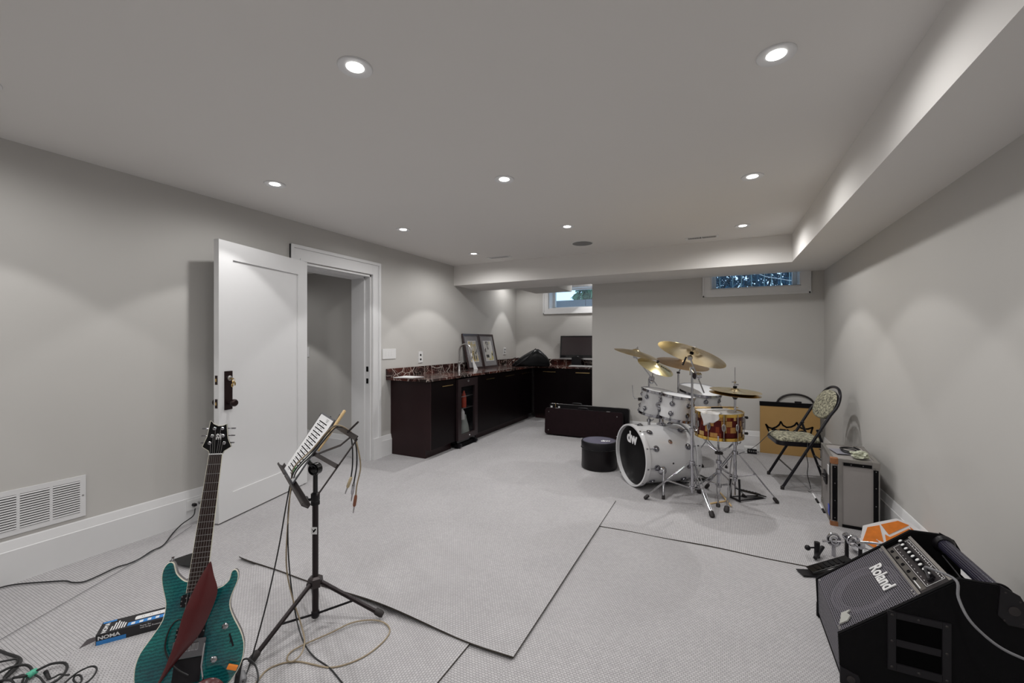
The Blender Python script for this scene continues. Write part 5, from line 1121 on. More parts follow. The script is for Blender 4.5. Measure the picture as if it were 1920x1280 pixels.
for yy, s in ((AY0, -1), (AY1, 1)):
    b = MB(XZ(yy)); z0_, z1_ = ((-.004, .004) if s < 0 else (-.004, .004))
    b.prism([(.905, .521), (.955, .496), (.976, .455), (.976, .385), (.925, .385), (.898, .415)], -.004, .004, bev=.001); o_ = b.build('corner_guard', M['black_plastic'], am)
    b = MB(); b.lathe([(.016, 0), (.016, .004), (.010, .006), (.001, .006)], 18, AX((.94, yy+s*.003, .440), (0, s, 0)))
    for x, z in ((.962, .40), (.915, .40), (.955, .475), (.918, .50)): b.lathe([(.004, 0), (.003, .002), (0, .003)], 8, AX((x, yy+s*.003, z), (0, s, 0)))
    b.build('guard_button', M['rubber'], o_, smooth=True)
    b = MB(XZ(yy)); b.prism([(.440, .006), (.440, .075), (.50, .055), (.505, .04), (.505, .006)], -.004, .004, bev=.001); o_ = b.build('corner_guard', M['black_plastic'], am)
    b = MB(); b.lathe([(.014, 0), (.014, .004), (.009, .006), (.001, .006)], 18, AX((.475, yy+s*.003, .032), (0, s, 0))); b.build('guard_button', M['rubber'], o_, smooth=True)
# recessed side handle
ho = MB(XZ(AY0)); x0, x1, z0, z1 = .59, .775, .115, .345
fr_ = .026
def pr2(b, a0, a1, c0, c1, y0=-.006, y1=.003): b.prism([(a0, c0), (a1, c0), (a1, c1), (a0, c1)], y0, y1, bev=.0015)
pr2(ho, x0, x0+fr_, z0, z1); pr2(ho, x1-fr_, x1, z0, z1); pr2(ho, x0+fr_, x1-fr_, z0, z0+fr_*1.2); pr2(ho, x0+fr_, x1-fr_, z1-fr_, z1)
hp = ho.build('side_handle', M['black_plastic'], am, smooth=30)
b = MB(XZ(AY0)); pr2(b, x0+fr_, x1-fr_, z0+.095, z0+.125, -.002, .01); b.build('grip_bar', M['black_plastic'], hp)
MB(XZ(AY0)).prism([(x0+fr_, z0+fr_), (x1-fr_, z0+fr_), (x1-fr_, z1-fr_), (x0+fr_, z1-fr_)], -.0015, .002).build('handle_recess', M['recess_shade'], hp)
for x in (x0+.013, (x0+x1)/2, x1-.013):
    for z in (z0+.014, (z0+z1)/2, z1-.013):
        if x == (x0+x1)/2 and z == (z0+z1)/2: continue
        MB().lathe([(.005, 0), (.0035, .002), (0, .003)], 10, AX((x, AY0-.006, z), (0, -1, 0))).build('screw', M['rubber'], hp, smooth=True)
b = MB(); b.bx((.46, AY0+.02, .0095), (.95, AY1-.02, .012)); b.build('rubber_feet', M['rubber'], am)
cable('amplifier_cable', [SM @ Vector((.405, iw1-.055, .004)), SM @ Vector((.42, iw1-.045, .045)), SM @ Vector((.435, iw1-.01, .05)), atd(1792, 1087, 1.53), atd(1797, 1120, 1.50), atd(1815, 1158, 1.46), atd(1845, 1190, 1.43), atd(1880, 1216, 1.40), atd(1925, 1237, 1.37), atd(1990, 1262, 1.35)]+[Vector((.95, 1.6, .15)), Vector((.92, 1.45, .012))], .0045, 'cable_grey', 'grey cable plugged into the amplifier panel and hanging over its near side')
cable('thin_amp_cord', [Vector((.905, AY1-.03, .43)), Vector((.92, AY1-.14, .395)), Vector((.925, AY1-.25, .368))], .0022, 'cable_grey', 'very thin cord inside the open top of the amplifier behind the control panel')
# ================================================================== electric guitar on its stand
GN = W3(-1.15396, 1.6416, 1.4-.43999); GU = W3(.92605, .37277, -.05889).normalized(); GV = W3(.05287, -.28264, -.95777).normalized()
GW = GU.cross(-GV).normalized()
if GW.dot(GN-Vector((0, 0, H))) > 0: GW = -GW
GM = Matrix(((GU.x, GV.x, GW.x, GN.x), (GU.y, GV.y, GW.y, GN.y), (GU.z, GV.z, GW.z, GN.z), (0, 0, 0, 1)))     # x across, y down the neck from the nut, z out of the face
left = [(-.019, .435), (-.028, .439), (-.041, .435), (-.055, .423), (-.068, .408), (-.075, .390), (-.081, .374), (-.091, .368), (-.102, .374), (-.110, .392), (-.110, .419), (-.101, .454), (-.089, .489), (-.085, .515), (-.088, .550), (-.102, .580), (-.120, .611), (-.136, .639), (-.143, .668), (-.143, .698), (-.137, .730), (-.120, .765), (-.09, .795), (-.05, .815), (.0, .822)]
right = [(.025, .468), (.050, .474), (.073, .470), (.084, .463), (.096, .450), (.099, .430), (.103, .420), (.113, .418), (.122, .430), (.124, .455), (.114, .488), (.107, .518), (.111, .546), (.128, .582), (.150, .620), (.166, .662), (.168, .702), (.161, .733), (.148, .758), (.125, .787), (.095, .808), (.05, .821)]
body = [v.to_2d() for v in spline([Vector((x, y, 0)) for x, y in left+right[::-1]], 2, closed=True)]
cen = Vector((.01, .60))
def inset(k):
    n_ = len(body); out = []
    for i, p in enumerate(body):
        t_ = (body[(i+1) % n_]-body[i-1]).normalized(); out.append(p+Vector((-t_.y, t_.x))*k)
    return out
def area(P): return sum(P[i-1].x*P[i].y-P[i].x*P[i-1].y for i in range(len(P)))
sg = 1 if area(inset(.004)) > area(body) else -1
if abs(area(inset(.004*sg))) > abs(area(body)): sg = -sg
def teal():
    m = mat('teal_flame_maple', (.0, .2, .2), .12, coat=.8); t, p = nodes(m); tc = t.nodes.new('ShaderNodeTexCoord')
    mp = t.nodes.new('ShaderNodeMapping'); mp.inputs['Rotation'].default_value = (0, .0, 0); t.links.new(tc.outputs['Object'], mp.inputs[0])
    w = t.nodes.new('ShaderNodeTexWave'); w.bands_direction = 'Z'; w.inputs['Scale'].default_value = 31; w.inputs['Distortion'].default_value = 5.5; w.inputs['Detail'].default_value = 4; w.inputs['Detail Scale'].default_value = 3.5; w.inputs['Detail Roughness'].default_value = .75; t.links.new(mp.outputs[0], w.inputs['Vector'])
    r = ramp(t, [(.05, (.005, .072, .078)), (.5, (.007, .112, .115)), (.95, (.010, .150, .147))]); t.links.new(w.outputs['Fac'], r.inputs[0])
    n = t.nodes.new('ShaderNodeTexNoise'); n.inputs['Scale'].default_value = 9; t.links.new(tc.outputs['Object'], n.inputs['Vector']); rr = ramp(t, [(.35, (.55, .62, .72)), (.65, (1.15, 1.2, 1.12))]); t.links.new(n.outputs['Fac'], rr.inputs[0])
    mx = t.nodes.new('ShaderNodeMix'); mx.data_type = 'RGBA'; mx.blend_type = 'MULTIPLY'; mx.inputs[0].default_value = 1; t.links.new(r.outputs[0], mx.inputs[6]); t.links.new(rr.outputs[0], mx.inputs[7]); t.links.new(mx.outputs[2], p.inputs['Base Color']); return m
gt = thing('electric_guitar', GM @ Vector((0, .82, -.04)), 'teal flame topped electric guitar standing upright at the lower left', 'guitar')
def ringz(P, z): return [(p.x, p.y, z) for p in P]
b = MB(GM); b.rings([ringz(inset(.003*sg), -.040), ringz(inset(.001*sg), -.034), ringz(body, -.009)]); b.build('body_back', mat('dark_mahogany', (.03, .012, .008), .2, noise=.3), gt, smooth=30)
b = MB(GM); b.rings([ringz(inset(-.0004*sg), -.010), ringz(inset(-.0006*sg), -.0035), ringz(inset(.002*sg), -.002)]); b.build('binding', mat('cream_binding', (.62, .60, .50), .4, noise=.05), gt, smooth=30)
b = MB(GM); b.rings([ringz(inset(.0015*sg), -.0025), ringz(inset(.0025*sg), -.0010), ringz(inset(.008*sg), .0003)]); b.build('maple_top', teal(), gt, smooth=40)
b = MB(GM)                                                            # neck and headstock
b.rings([[(-.0205, 0, -.002), (.0205, 0, -.002), (.0205, 0, -.010), (.012, 0, -.020), (-.012, 0, -.020), (-.0205, 0, -.010)], [(-.027, .46, -.0), (.027, .46, -.0), (.027, .46, -.012), (.016, .46, -.024), (-.016, .46, -.024), (-.027, .46, -.012)]]); b.build('neck', mat('dark_neck_wood', (.09, .035, .02), .3, noise=.2), gt, smooth=30)
b = MB(GM); b.prism([(-.021, 0), (.021, 0), (.0285, .475), (-.0285, .475)], -.002, .0045); fb = b.build('fretboard', mat('rosewood', (.022, .010, .008), .35, noise=.3, nscale=60), gt)
b = MB(GM); b.prism([(-.0225, 0), (-.021, 0), (-.0285, .475), (-.030, .475)], -.003, .0046); b.prism([(.021, 0), (.0225, 0), (.030, .475), (.0285, .475)], -.003, .0046); b.build('neck_binding', bpy.data.materials['cream_binding'], fb)
for i in range(1, 25):
    y = .655*(1-2**(-i/12))
    if y > .473: break
    w = .021+.0075*y/.475; MB(GM).box((0, y, .0052), (2*w, .0022, .0014)).build('fret', M['steel'], fb)
MB(GM).box((0, -.0015, .004), (.043, .004, .008)).build('nut', M['plastic_white'], gt)
hs = [(-.021, -.001), (-.026, -.014), (-.048, -.030), (-.036, -.068), (-.030, -.130), (-.018, -.117), (-.002, -.109), (.012, -.110), (.025, -.116), (.029, -.090), (.034, -.060), (.048, -.028), (.026, -.012), (.021, -.001)]
HP = Matrix.Rotation(math.radians(-7), 4, 'X')
b = MB(GM @ HP); b.prism(hs, -.017, -.003); hd = b.build('headstock', M['black_gloss'], gt)
b = MB(GM @ HP); b.tube([(x, y, -.0035) for x, y in hs], .0012, 6, closed=True); b.build('headstock_binding', bpy.data.materials['cream_binding'], hd)
text('SE', .024, GM @ HP @ Matrix.Translation((.004, -.068, -.0024)) @ Matrix(((0, 1, 0, 0), (-1, 0, 0, 0), (0, 0, 1, 0), (0, 0, 0, 1))) @ Matrix.Rotation(math.pi, 4, 'Z'), M['plastic_white'], 'headstock_logo', hd, ext=.0004, off=.0008, label='white SE headstock lettering')
pegs = [(-.014, -.099), (.012, -.099), (-.019, -.071), (.017, -.071), (-.025, -.044), (.023, -.043)]
for x, y in pegs:
    s = -1 if x < 0 else 1; b = MB(GM @ HP); b.lathe([(.0062, -.003), (.0062, .0), (.004, .001), (.004, .007), (.0045, .0075), (0, .008)], 16, Matrix.Translation((x, y, 0)))
    ex2 = -.045 if s < 0 else .041
    b.cyl((x, y, -.020), (ex2, y, -.020), .0022, seg=8); b.box((ex2+s*.006, y, -.020), (.014, .006, .012), bev=.002); b.build('tuning_peg', M['chrome'], gt, smooth=True)
for i in range(6):
    xn = -.0165+i*.0066; xb_ = -.026+i*.0104; px_, py_ = [pegs[4], pegs[2], pegs[0], pegs[1], pegs[3], pegs[5]][i]
    pt = (HP @ Vector((px_+(.004 if px_ < 0 else -.004), py_, .003)))
    MB(GM).tube([pt, (xn, -.001, .0085), (xn*1.1, .2, .0095), (xb_, .655, .012)], .0006+.0001*(5-i)/5, 5).build('string', M['steel'], gt)
def pickup(y, nm='pickup'):
    b = MB(GM); b.prism(rrect(-.042, y-.019, .042, y+.019, .006), 0, .006, bev=.001); o = b.build(nm, M['black_plastic'], gt)
    b = MB(GM)
    for r in (-.008, .008):
        for i in range(6): b.cyl((-.026+i*.0104, y+r, .006), (-.026+i*.0104, y+r, .0072), .0026, seg=8)
    b.build('pole_pieces', M['steel'], o, smooth=True)
    for sx, sy in ((-.039, -.014), (-.039, 0), (-.039, .014), (.039, 0)): MB(GM).cyl((sx, y+sy, .006), (sx, y+sy, .0068), .0022, seg=8).build('screw', M['steel'], o)
pickup(.498); pickup(.600)
b = MB(GM); b.prism(rrect(-.045, .620, .050, .675, .004), .001, .010, bev=.001)
br_ = b.build('bridge', M['lug'], gt)
for i in range(6): MB(GM).box((-.026+i*.0104, .642, .012), (.009, .022, .006), bev=.001).build('saddle', M['chrome'], br_)
b = MB(GM); b.box((.005, .716, -.001), (.080, .075, .006)); b.build('spring_cover', M['black_plastic'], gt)
b = MB(GM); b.tube([(.050, .636, .008), (.050, .636, .022), (.050, .650, .026), (.050, .702, .026), (.061, .745, .028)], .0028, 8); b.sphere((.062, .748, .028), .005); b.build('tremolo_arm', M['chrome'], gt, smooth=True)
for x, y in ((.103, .597), (.081, .694)): MB(GM).lathe([(.0105, 0), (.010, .010), (.006, .014), (0, .0145)], 20, Matrix.Translation((x, y, .0005))).build('control_knob', M['chrome'], gt, smooth=True)
b = MB(GM); b.cyl((.119, .627, 0), (.119, .627, .003), .003, seg=10); b.cyl((.133, .663, 0), (.133, .663, .003), .003, seg=10); b.tube([(.120, .630, .001), (.132, .660, .001)], .0028, 8); b.cyl((.126, .645, .001), (.124, .648, .012), .002, seg=8); b.build('selector_switch', M['black_plastic'], gt, smooth=True)
b = MB(GM); b.lathe([(.006, 0), (.004, .008), (.007, .012), (0, .013)], 12, AX((-.091, .366, -.02), (0, -1, 0))); b.build('strap_button', M['chrome'], gt, smooth=True)
# strap: twisted leather band hanging in front of the strings and looping below
M['leather'] = mat('oxblood_leather', (.070, .008, .009), .30, noise=.25, nscale=10, bump=.25, bscale=120)
sR = [(.040, .374), (.054, .427), (.072, .459), (.073, .492), (.058, .544), (.045, .588), (.019, .629), (-.013, .661), (-.043, .705), (-.066, .743), (-.09, .785)]
sL = [(.035, .374), (.016, .408), (-.008, .474), (-.022, .530), (-.026, .565), (-.030, .600), (-.040, .640), (-.050, .680), (-.062, .718), (-.078, .755), (-.105, .80)]
rows = []
for i in range(11):
    z0 = .030+.006*math.sin(i*.5); a_, c_ = Vector(sL[i]), Vector(sR[i]); rr = []
    for j in range(7):
        u = j/6; p = a_.lerp(c_, u); rr.append((p.x, p.y, z0+.012*math.sin(math.pi*u)+(.010*(1-u) if i > 2 else 0)))
    rows.append(rr)
st_ = MB(GM).grid(rows).build('guitar_strap', M['leather'], smooth=True, mods=[('SOLIDIFY', dict(thickness=.003)), ('SUBSURF', dict(levels=1, render_levels=2))]); tag(st_, 'dark red leather guitar strap draped across the front of the teal guitar', 'strap')
lp = [(.012, .775), (.030, .756), (.050, .742), (.073, .734), (.096, .735), (.116, .747), (.130, .766), (.137, .790)]
rows = []
for i, (x, y) in enumerate(lp):
    u = i/7; rows.append([(x+(cx_-x)*.0+v*(x-.080)*-.55, y+v*.055, .040+.018*math.sin(math.pi*(v*.9))+.006*math.sin(u*3)) for v in (0, .25, .5, .75, 1) for cx_ in (0,)])
MB(GM).grid(rows).build('strap_end_loop', M['leather'], st_, smooth=True, mods=[('SOLIDIFY', dict(thickness=.003)), ('SUBSURF', dict(levels=1, render_levels=2))])
b = MB(); edge = [Vector((x, y, .046)) for x, y in sR[5:]]
# curved black cable over the body
cable('guitar_lead', [GM @ Vector(p) for p in ((-.026, .554, .012), (-.043, .554, .014), (-.060, .577, .010), (-.067, .615, .008), (-.062, .645, .010), (-.044, .675, .014), (-.017, .703, .016), (.014, .724, .018))], .0026, 'cable_black', 'short black lead curving over the lower left of the teal guitar body')
# guitar stand
gs = thing('guitar_stand', GM @ Vector((0, .82, -.09)), 'black floor stand holding the teal guitar', 'stand')
base = GM @ Vector((.0, .80, -.03)); fwd = W3(0, -1, 0)
b = MB()
for s in (-1, 1):
    p = GM @ Vector((s*.07, .832, -.02)); b.tube([p+W3(0, .10, .12), p+W3(0, .07, -.005), p+W3(0, -.045, -.006), p+W3(0, -.05, .02)], .008, 8)
    q = W3(-1.10+s*.20, 1.30, .020); b.tube([p+W3(0, .10, .12), W3(-1.10+s*.08, 1.58, .20), q], .009, 8)
b.tube([W3(-1.18, 1.58, .20), W3(-1.02, 1.58, .20)], .009, 8); b.tube([W3(-1.10, 1.58, .20), W3(-1.16, 1.80, .02)], .009, 8); b.build('tube_frame', M['black_plastic'], gs, smooth=True)
# black wedge shaped case flap behind the guitar
def thick(pts, m, name, th=.008):
    pts = [Vector(p) for p in pts]; return MB().rings([pts, [p+Vector((0, 0, th)) for p in pts]])
P = [onz(318, 1053, .02), onz(350, 1042, .03), onz(376, 1034, .035), onz(376, 1064, .02), onz(345, 1060, .02)]
tag(thick(P, None, '').build('black_folder', M['black_gloss']), 'pointed glossy black folder lying on the carpet behind the guitar neck', 'folder')
cc = onz(366, 1094, .012); b = MB(Matrix.Translation(cc)); b.lathe([(.060, 0), (.064, .01), (.060, .02), (.045, .026), (.001, .028)], 32); tag(b.build('black_pedal_disc', M['black_gloss'], smooth=True), 'round glossy black footswitch on the floor behind the guitar body', 'footswitch')
o = MB(GM @ TR((.142, .725, .02), .35)).box((0, 0, 0), (.032, .014, .014), bev=.003).build('orange_clip', mat('orange_plastic', (.75, .22, .03), .4, noise=.1)); tag(o, 'small orange plastic clip at the lower right edge of the teal guitar', 'clip')

# ================================================================== music stand
M['ms'] = mat('dark_enamelled_steel', (.016, .010, .011), .28, .4, noise=.15); M['ms_desk'] = mat('brown_grey_steel', (.045, .037, .037), .35, .6, noise=.1)
mc = Vector((-1.812, 1.452, 0)); feet = [Vector((-1.520, 1.606, .030)), Vector((-1.812, 1.130, .022)), Vector((-2.085, 1.63, .022))]
ms = thing('music_stand', (mc.x, mc.y, .02), 'black tripod music stand holding a sheet of lyrics in the left foreground', 'stand')
b = MB(); b.cyl(mc+Vector((0, 0, .025)), mc+Vector((0, 0, .21)), .0155, seg=16); b.cyl(mc+Vector((0, 0, .20)), mc+Vector((0, 0, .60)), .0145, seg=18); b.build('tube', M['ms'], ms, smooth=True)
b = MB(); b.cyl(mc+Vector((0, 0, .58)), mc+Vector((0, 0, .745)), .0115, seg=16); b.build('inner_tube', M['black_gloss'], ms, smooth=True)
b = MB(); b.lathe([(.016, -.03), (.021, -.028), (.021, -.012), (.018, -.008), (.021, -.004), (.021, .026), (.014, .032)], 18, Matrix.Translation(mc+Vector((0, 0, .615)))); b.build('clutch', M['black_plastic'], ms, smooth=True)
kd = W3(-1, -.2, 0).normalized(); b = MB(); b.cyl(mc+Vector((0, 0, .612))+kd*.018, mc+Vector((0, 0, .612))+kd*.040, .007, seg=10)
b.lathe([(.016, 0), (.020, .006), (.016, .012), (.008, .016)], 7, AX(mc+Vector((0, 0, .612))+kd*.036, kd)); b.build('clamp_knob', M['black_plastic'], ms)
b = MB(); b.lathe([(.018, -.03), (.034, -.024), (.036, .0), (.034, .018), (.020, .026)], 6, Matrix.Translation(mc+Vector((0, 0, .205)))); b.build('leg_hub', M['ms_desk'], ms)
b = MB(); b.lathe([(.014, -.018), (.019, -.012), (.019, .012), (.014, .018)], 14, Matrix.Translation(mc+Vector((0, 0, .042)))); b.build('lower_hub', M['black_plastic'], ms, smooth=True)
b = MB(); b.box((0, 0, 0), (.001, .030, .035), Matrix.Translation(mc+W3(0, -.0152, .462)) @ Matrix.Rotation(YAW+math.pi/2, 4, 'Z')); st2 = b.build('maker_sticker', M['plastic_white'], ms, label='small white maker sticker')
b = MB(); Ls = Matrix.Translation(mc+W3(0, -.0160, .462)) @ Matrix.Rotation(YAW, 4, 'Z') @ Euler((math.pi/2, 0, 0)).to_matrix().to_4x4(); b.prism([(-.010, .010), (-.002, .002), (.008, .012), (.011, .006), (.002, -.006), (-.006, -.010), (-.004, -.002)], 0, .0008, Ls); b.build('sticker_bird', M['black_matte'], st2)
for f in feet:
    dv = (f-mc); dv.z = 0; dv.normalize(); hp_ = mc+dv*.03+Vector((0, 0, .20)); 
    b = MB(); b.cyl(hp_, f, .0105, .0105, 12); b.build('leg', M['ms'], ms, smooth=True)
    ax = (f-hp_).normalized(); b = MB(); b.lathe([(.013, -.035), (.0155, -.03), (.0165, .0), (.012, .010)], 14, AX(f-ax*.004+Vector((0, 0, .002)), ax)); b.build('rubber_foot', M['rubber'], ms, smooth=True)
    b = MB(); m1 = hp_.lerp(f, .55); b.cyl(mc+dv*.015+Vector((0, 0, .045)), m1, .0055, seg=8); b.cyl(m1-Vector((0, 0, .004)), m1+Vector((0, 0, .010)), .006, seg=8); b.build('brace', M['black_plastic'], ms, smooth=True)
# desk: plane through the sheet corners
TL = W3(-.991, 2.2, 1.007); TRc = W3(-.839, 1.99, 1.007); BLc = W3(-1.197, 2.2, .760); BRc = W3(-1.022, 1.984, .760)
du_ = (TRc-TL).normalized(); dvv = (BLc-TL); dvv = (dvv-du_*dvv.dot(du_)).normalized(); dn_ = du_.cross(dvv).normalized()
if dn_.z < 0: dn_ = -dn_
DO = (TL+TRc+BLc+BRc)/4; DKM = Matrix(((du_.x, dvv.x, dn_.x, DO.x), (du_.y, dvv.y, dn_.y, DO.y), (du_.z, dvv.z, dn_.z, DO.z), (0, 0, 0, 1)))      # x to the near side, y down the desk, z out of the face
DKI = DKM.inverted()
def dk(px, py):            # point of the desk plane seen at a survey direction
    v = ray(px, py); o = Vector((0, 0, H)); t_ = (DO-o).dot(dn_)/v.dot(dn_); return DKI @ (o+v*t_)
PW, PH = .128, .157
b = MB(DKM)
def bar(p, q, w, th=.004, z=-.012): 
    p, q = Vector((p[0], p[1], z)), Vector((q[0], q[1], z)); d_ = (q-p); L = Matrix.Translation((p+q)/2) @ Matrix.Rotation(math.atan2(d_.y, d_.x), 4, 'Z'); b.box((0, 0, 0), (d_.length, w, th), L)
nx1 = .235; yb = .172; yt = -.160; q1 = dk(664, 819); q2 = dk(588, 926)
bar((0, yt-.01), (0, yb), .014); bar((0, .02), (.05, .02), .016)
bar((.0, -.145), (q1.x, q1.y), .022); bar((.03, .06), (q1.x*.75, q1.y*.6), .009); bar((q1.x*.75, q1.y*.6), (q1.x*.86, q1.y+.006), .009); bar((q1.x, q1.y), (q2.x, q2.y), .009, z=-.016); m_ = (q1+q2)/2; bar((0, .02), (m_.x, m_.y), .018); bar((0, -.145), (-.19, -.150), .020); bar((-.19, -.15), (-.18, yb), .008, z=-.016)
desk = b.build('desk_frame', M['ms_desk'], ms)
b = MB(DKM)
for s0, s1 in ((-.24, -.02), (.01, q2.x)): b.box(((s0+s1)/2, yb-.006, .002), (s1-s0, .004, .028), bev=.001); b.box(((s0+s1)/2, yb-.014, -.012), (s1-s0, .018, .003)); b.box(((s0+s1)/2, yb-.010, .016), (s1-s0, .009, .0025))
b.build('ledge', M['ms_desk'], ms)
ga, gb, gc, gd = dk(648, 808), dk(670, 790), dk(624, 795), dk(637, 776)
for x0_, y0_, x1_, y1_ in ((ga.x, ga.y, gb.x, gb.y), (gc.x, gc.y, gd.x, gd.y)):
    b = MB(DKM); b.tube([(x0_, y0_, -.010), (x1_, y1_, -.004)], .0045, 8); b.build('page_arm', M['ms_desk'], ms, smooth=True)
hg = mc+Vector((0, 0, .765)); b = MB(); b.cyl(hg-W3(.3, 1, 0).normalized()*.016, hg+W3(.3, 1, 0).normalized()*.016, .030, seg=24); b.torus(.024, .004, AX(hg-W3(.3, 1, 0).normalized()*.018, W3(.3, 1, 0)), 20, 6); b.cyl(hg-Vector((0, 0, .03)), hg, .014, seg=14); b.cyl(hg, DKM @ Vector((0, .055, -.012)), .010, .012, 10); b.build('tilt_joint', M['black_gloss'], ms, smooth=True)
sh = thing('lyric_sheet', DKM @ Vector((0, .165, .0)), 'white printed sheet of paper on the music stand desk', 'paper')
MB(DKM).box((0, .0, -.0035), (2*PW+.012, 2*PH+.018, .006)).build('backing_board', mat('grey_clipboard', (.10, .10, .11), .5, noise=.1), sh)
pg = MB(DKM).box((0, .0, .0002), (2*PW, 2*PH, .001)).build('page', M['paper'], sh)
b = MB(DKM); random.seed(9)
for i in range(15):
    yy = -.125+i*.0185
    b.box((-.005+random.uniform(-.004, .004), yy, .0010), (.165+random.uniform(-.02, .02), .0052, .0004))
    b.box((.02, yy+.0085, .0010), (random.uniform(.02, .05), .0022, .0004)); b.box((-.06, yy+.0085, .0010), (random.uniform(.01, .03), .0022, .0004))
for i in range(3): b.box((.045, -.148+i*.006, .0010), (.05-.01*i, .0016, .0004))
b.build('printed_lines', M['black_matte'], pg)
MB(DKM).box((.045, .118, .0009), (.035, .028, .0003)).build('green_highlight', mat('green_highlighter', (.12, .45, .16), .7, noise=.1), pg)
p0, p1 = dk(601, 848), dk(651, 771)
sp0 = DKM @ Vector((p0.x, p0.y, .012)); sp1 = DKM @ Vector((p1.x, p1.y, .012))
stick('drumstick', sp1, sp0, 'pale wooden drumstick lying on the music stand along the edge of the sheet')
def dkz(px, py, z): p = dk(px, py); return DKM @ Vector((p.x, p.y, z))
def hang(name, over, lefts, rights, r, m, lab, plug, plugm, ang=0):
    pts = lefts+over+rights; o = cable(name, pts, r, m, lab, group='instrument cables hung over the music stand', sm=5)
    e = rights[-1]; d_ = (rights[-1]-rights[-2]).normalized(); d_ = (d_+W3(ang, 0, 0)).normalized()
    b = MB(); b.lathe([(.0045, -.006), (.0065, .0), (.0072, .012), (.0072, .040), (.005, .046)], 14, AX(e, d_)); pb = b.build('plug_sleeve', plugm, o, smooth=True)
    b = MB(); b.lathe([(.0032, .044), (.0032, .066), (.0022, .069), (.003, .072), (.0008, .078)], 12, AX(e, d_)); b.build('plug_tip', M['steel'], o, smooth=True)
    return o
over = [dkz(566, 884, .03), dkz(594, 847, .018), dkz(621, 815, .020), dkz(639, 803, .026)]
hang('instrument_cable', over, [onz(455, 1278, .02), atd(470, 1240, 1.78), atd(500, 1130, 1.85), atd(522, 1030, 1.93), atd(536, 950, 1.98), atd(545, 905, 2.0)], [atd(652, 806, 1.93), atd(660, 830, 1.93), atd(661, 870, 1.93), atd(658, 896, 1.93)], .0032, 'cable_black', 'black cable over the music stand whose end has a cream plug', None, mat('cream_plug', (.55, .45, .28), .4, noise=.1), -.25)
over2 = [dkz(572, 886, .036), dkz(600, 850, .024), dkz(626, 818, .024), dkz(645, 806, .030)]
hang('instrument_cable', over2, [onz(645, 1284, .012), onz(618, 1252, .012), onz(590, 1232, .012), onz(570, 1205, .03), atd(556, 1160, 2.0), atd(545, 1090, 2.0), atd(540, 1020, 2.0), atd(541, 950, 2.0), atd(549, 905, 2.0)], [atd(656, 808, 1.92), atd(667, 832, 1.92), atd(669, 870, 1.92), atd(663, 908, 1.92)], .0032, 'cable_black', 'black cable over the music stand whose end has a chrome plug', None, M['chrome'], .02)
over3 = [dkz(569, 882, .044), dkz(598, 846, .030), dkz(626, 814, .032), dkz(648, 804, .036)]
hang('instrument_cable', over3, [onz(478, 1283, .014), onz(500, 1256, .012), onz(530, 1243, .012), onz(560, 1240, .012), onz(590, 1246, .012), onz(620, 1251, .012), onz(655, 1243, .012), onz(690, 1226, .012), onz(720, 1201, .012), onz(731, 1182, .012), onz(722, 1168, .016), onz(698, 1162, .022), onz(660, 1167, .025), onz(620, 1186, .02), onz(572, 1207, .02), onz(545, 1222, .014), onz(538, 1236, .012), onz(548, 1240, .02), onz(565, 1225, .03), onz(571, 1200, .04), atd(563, 1165, 2.0), atd(547, 1115, 2.0), atd(537, 1060, 2.0), atd(539, 990, 2.0), atd(546, 905, 1.99)], [atd(662, 814, 1.91), atd(671, 840, 1.90), atd(676, 875, 1.90), atd(669, 910, 1.90), atd(667, 930, 1.90)], .0034, 'cable_tan', 'tan cable over the music stand, looping on the carpet and ending in a brown plug', None, mat('brown_plug', (.20, .07, .035), .4, noise=.1), -.05)

# ================================================================== cords on the floor at the left
def zp(x, y, k, ox, oy, z=.008): return onz(ox+x/k, oy+y/k, z)
pw = [onx(366, 953, XL+.05)]+[zp(1655, 580, 4.571, 0, 840, .07), zp(1560, 650, 4.571, 0, 840, .03)]+[zp(x, y, 4.571, 0, 840, .010) for x, y in ((1480, 730), (1400, 830), (1300, 880), (1200, 945), (1100, 990), (1000, 1020), (850, 1090), (760, 1130), (700, 1148), (620, 1150), (560, 1137), (400, 1145), (150, 1165), (0, 1195), (-200, 1260))]
pwc = cable('power_cable', pw, .0042, 'cable_black', 'black power cord plugged into the baseboard outlet and trailing along the left wall')
b = MB(); b.box((XL+.042, 1.836, .137), (.034, .022, .020), bev=.004); b.build('plug', M['black_plastic'], pwc)
cable('thin_floor_cord', [onz(360, 985, .012), onz(300, 1025, .008), onz(205, 1081, .008), onz(120, 1130, .008), onz(0, 1199, .008), onz(-60, 1232, .008)], .0016, 'cable_grey', 'very thin grey cord lying diagonally on the carpet left of the guitar')
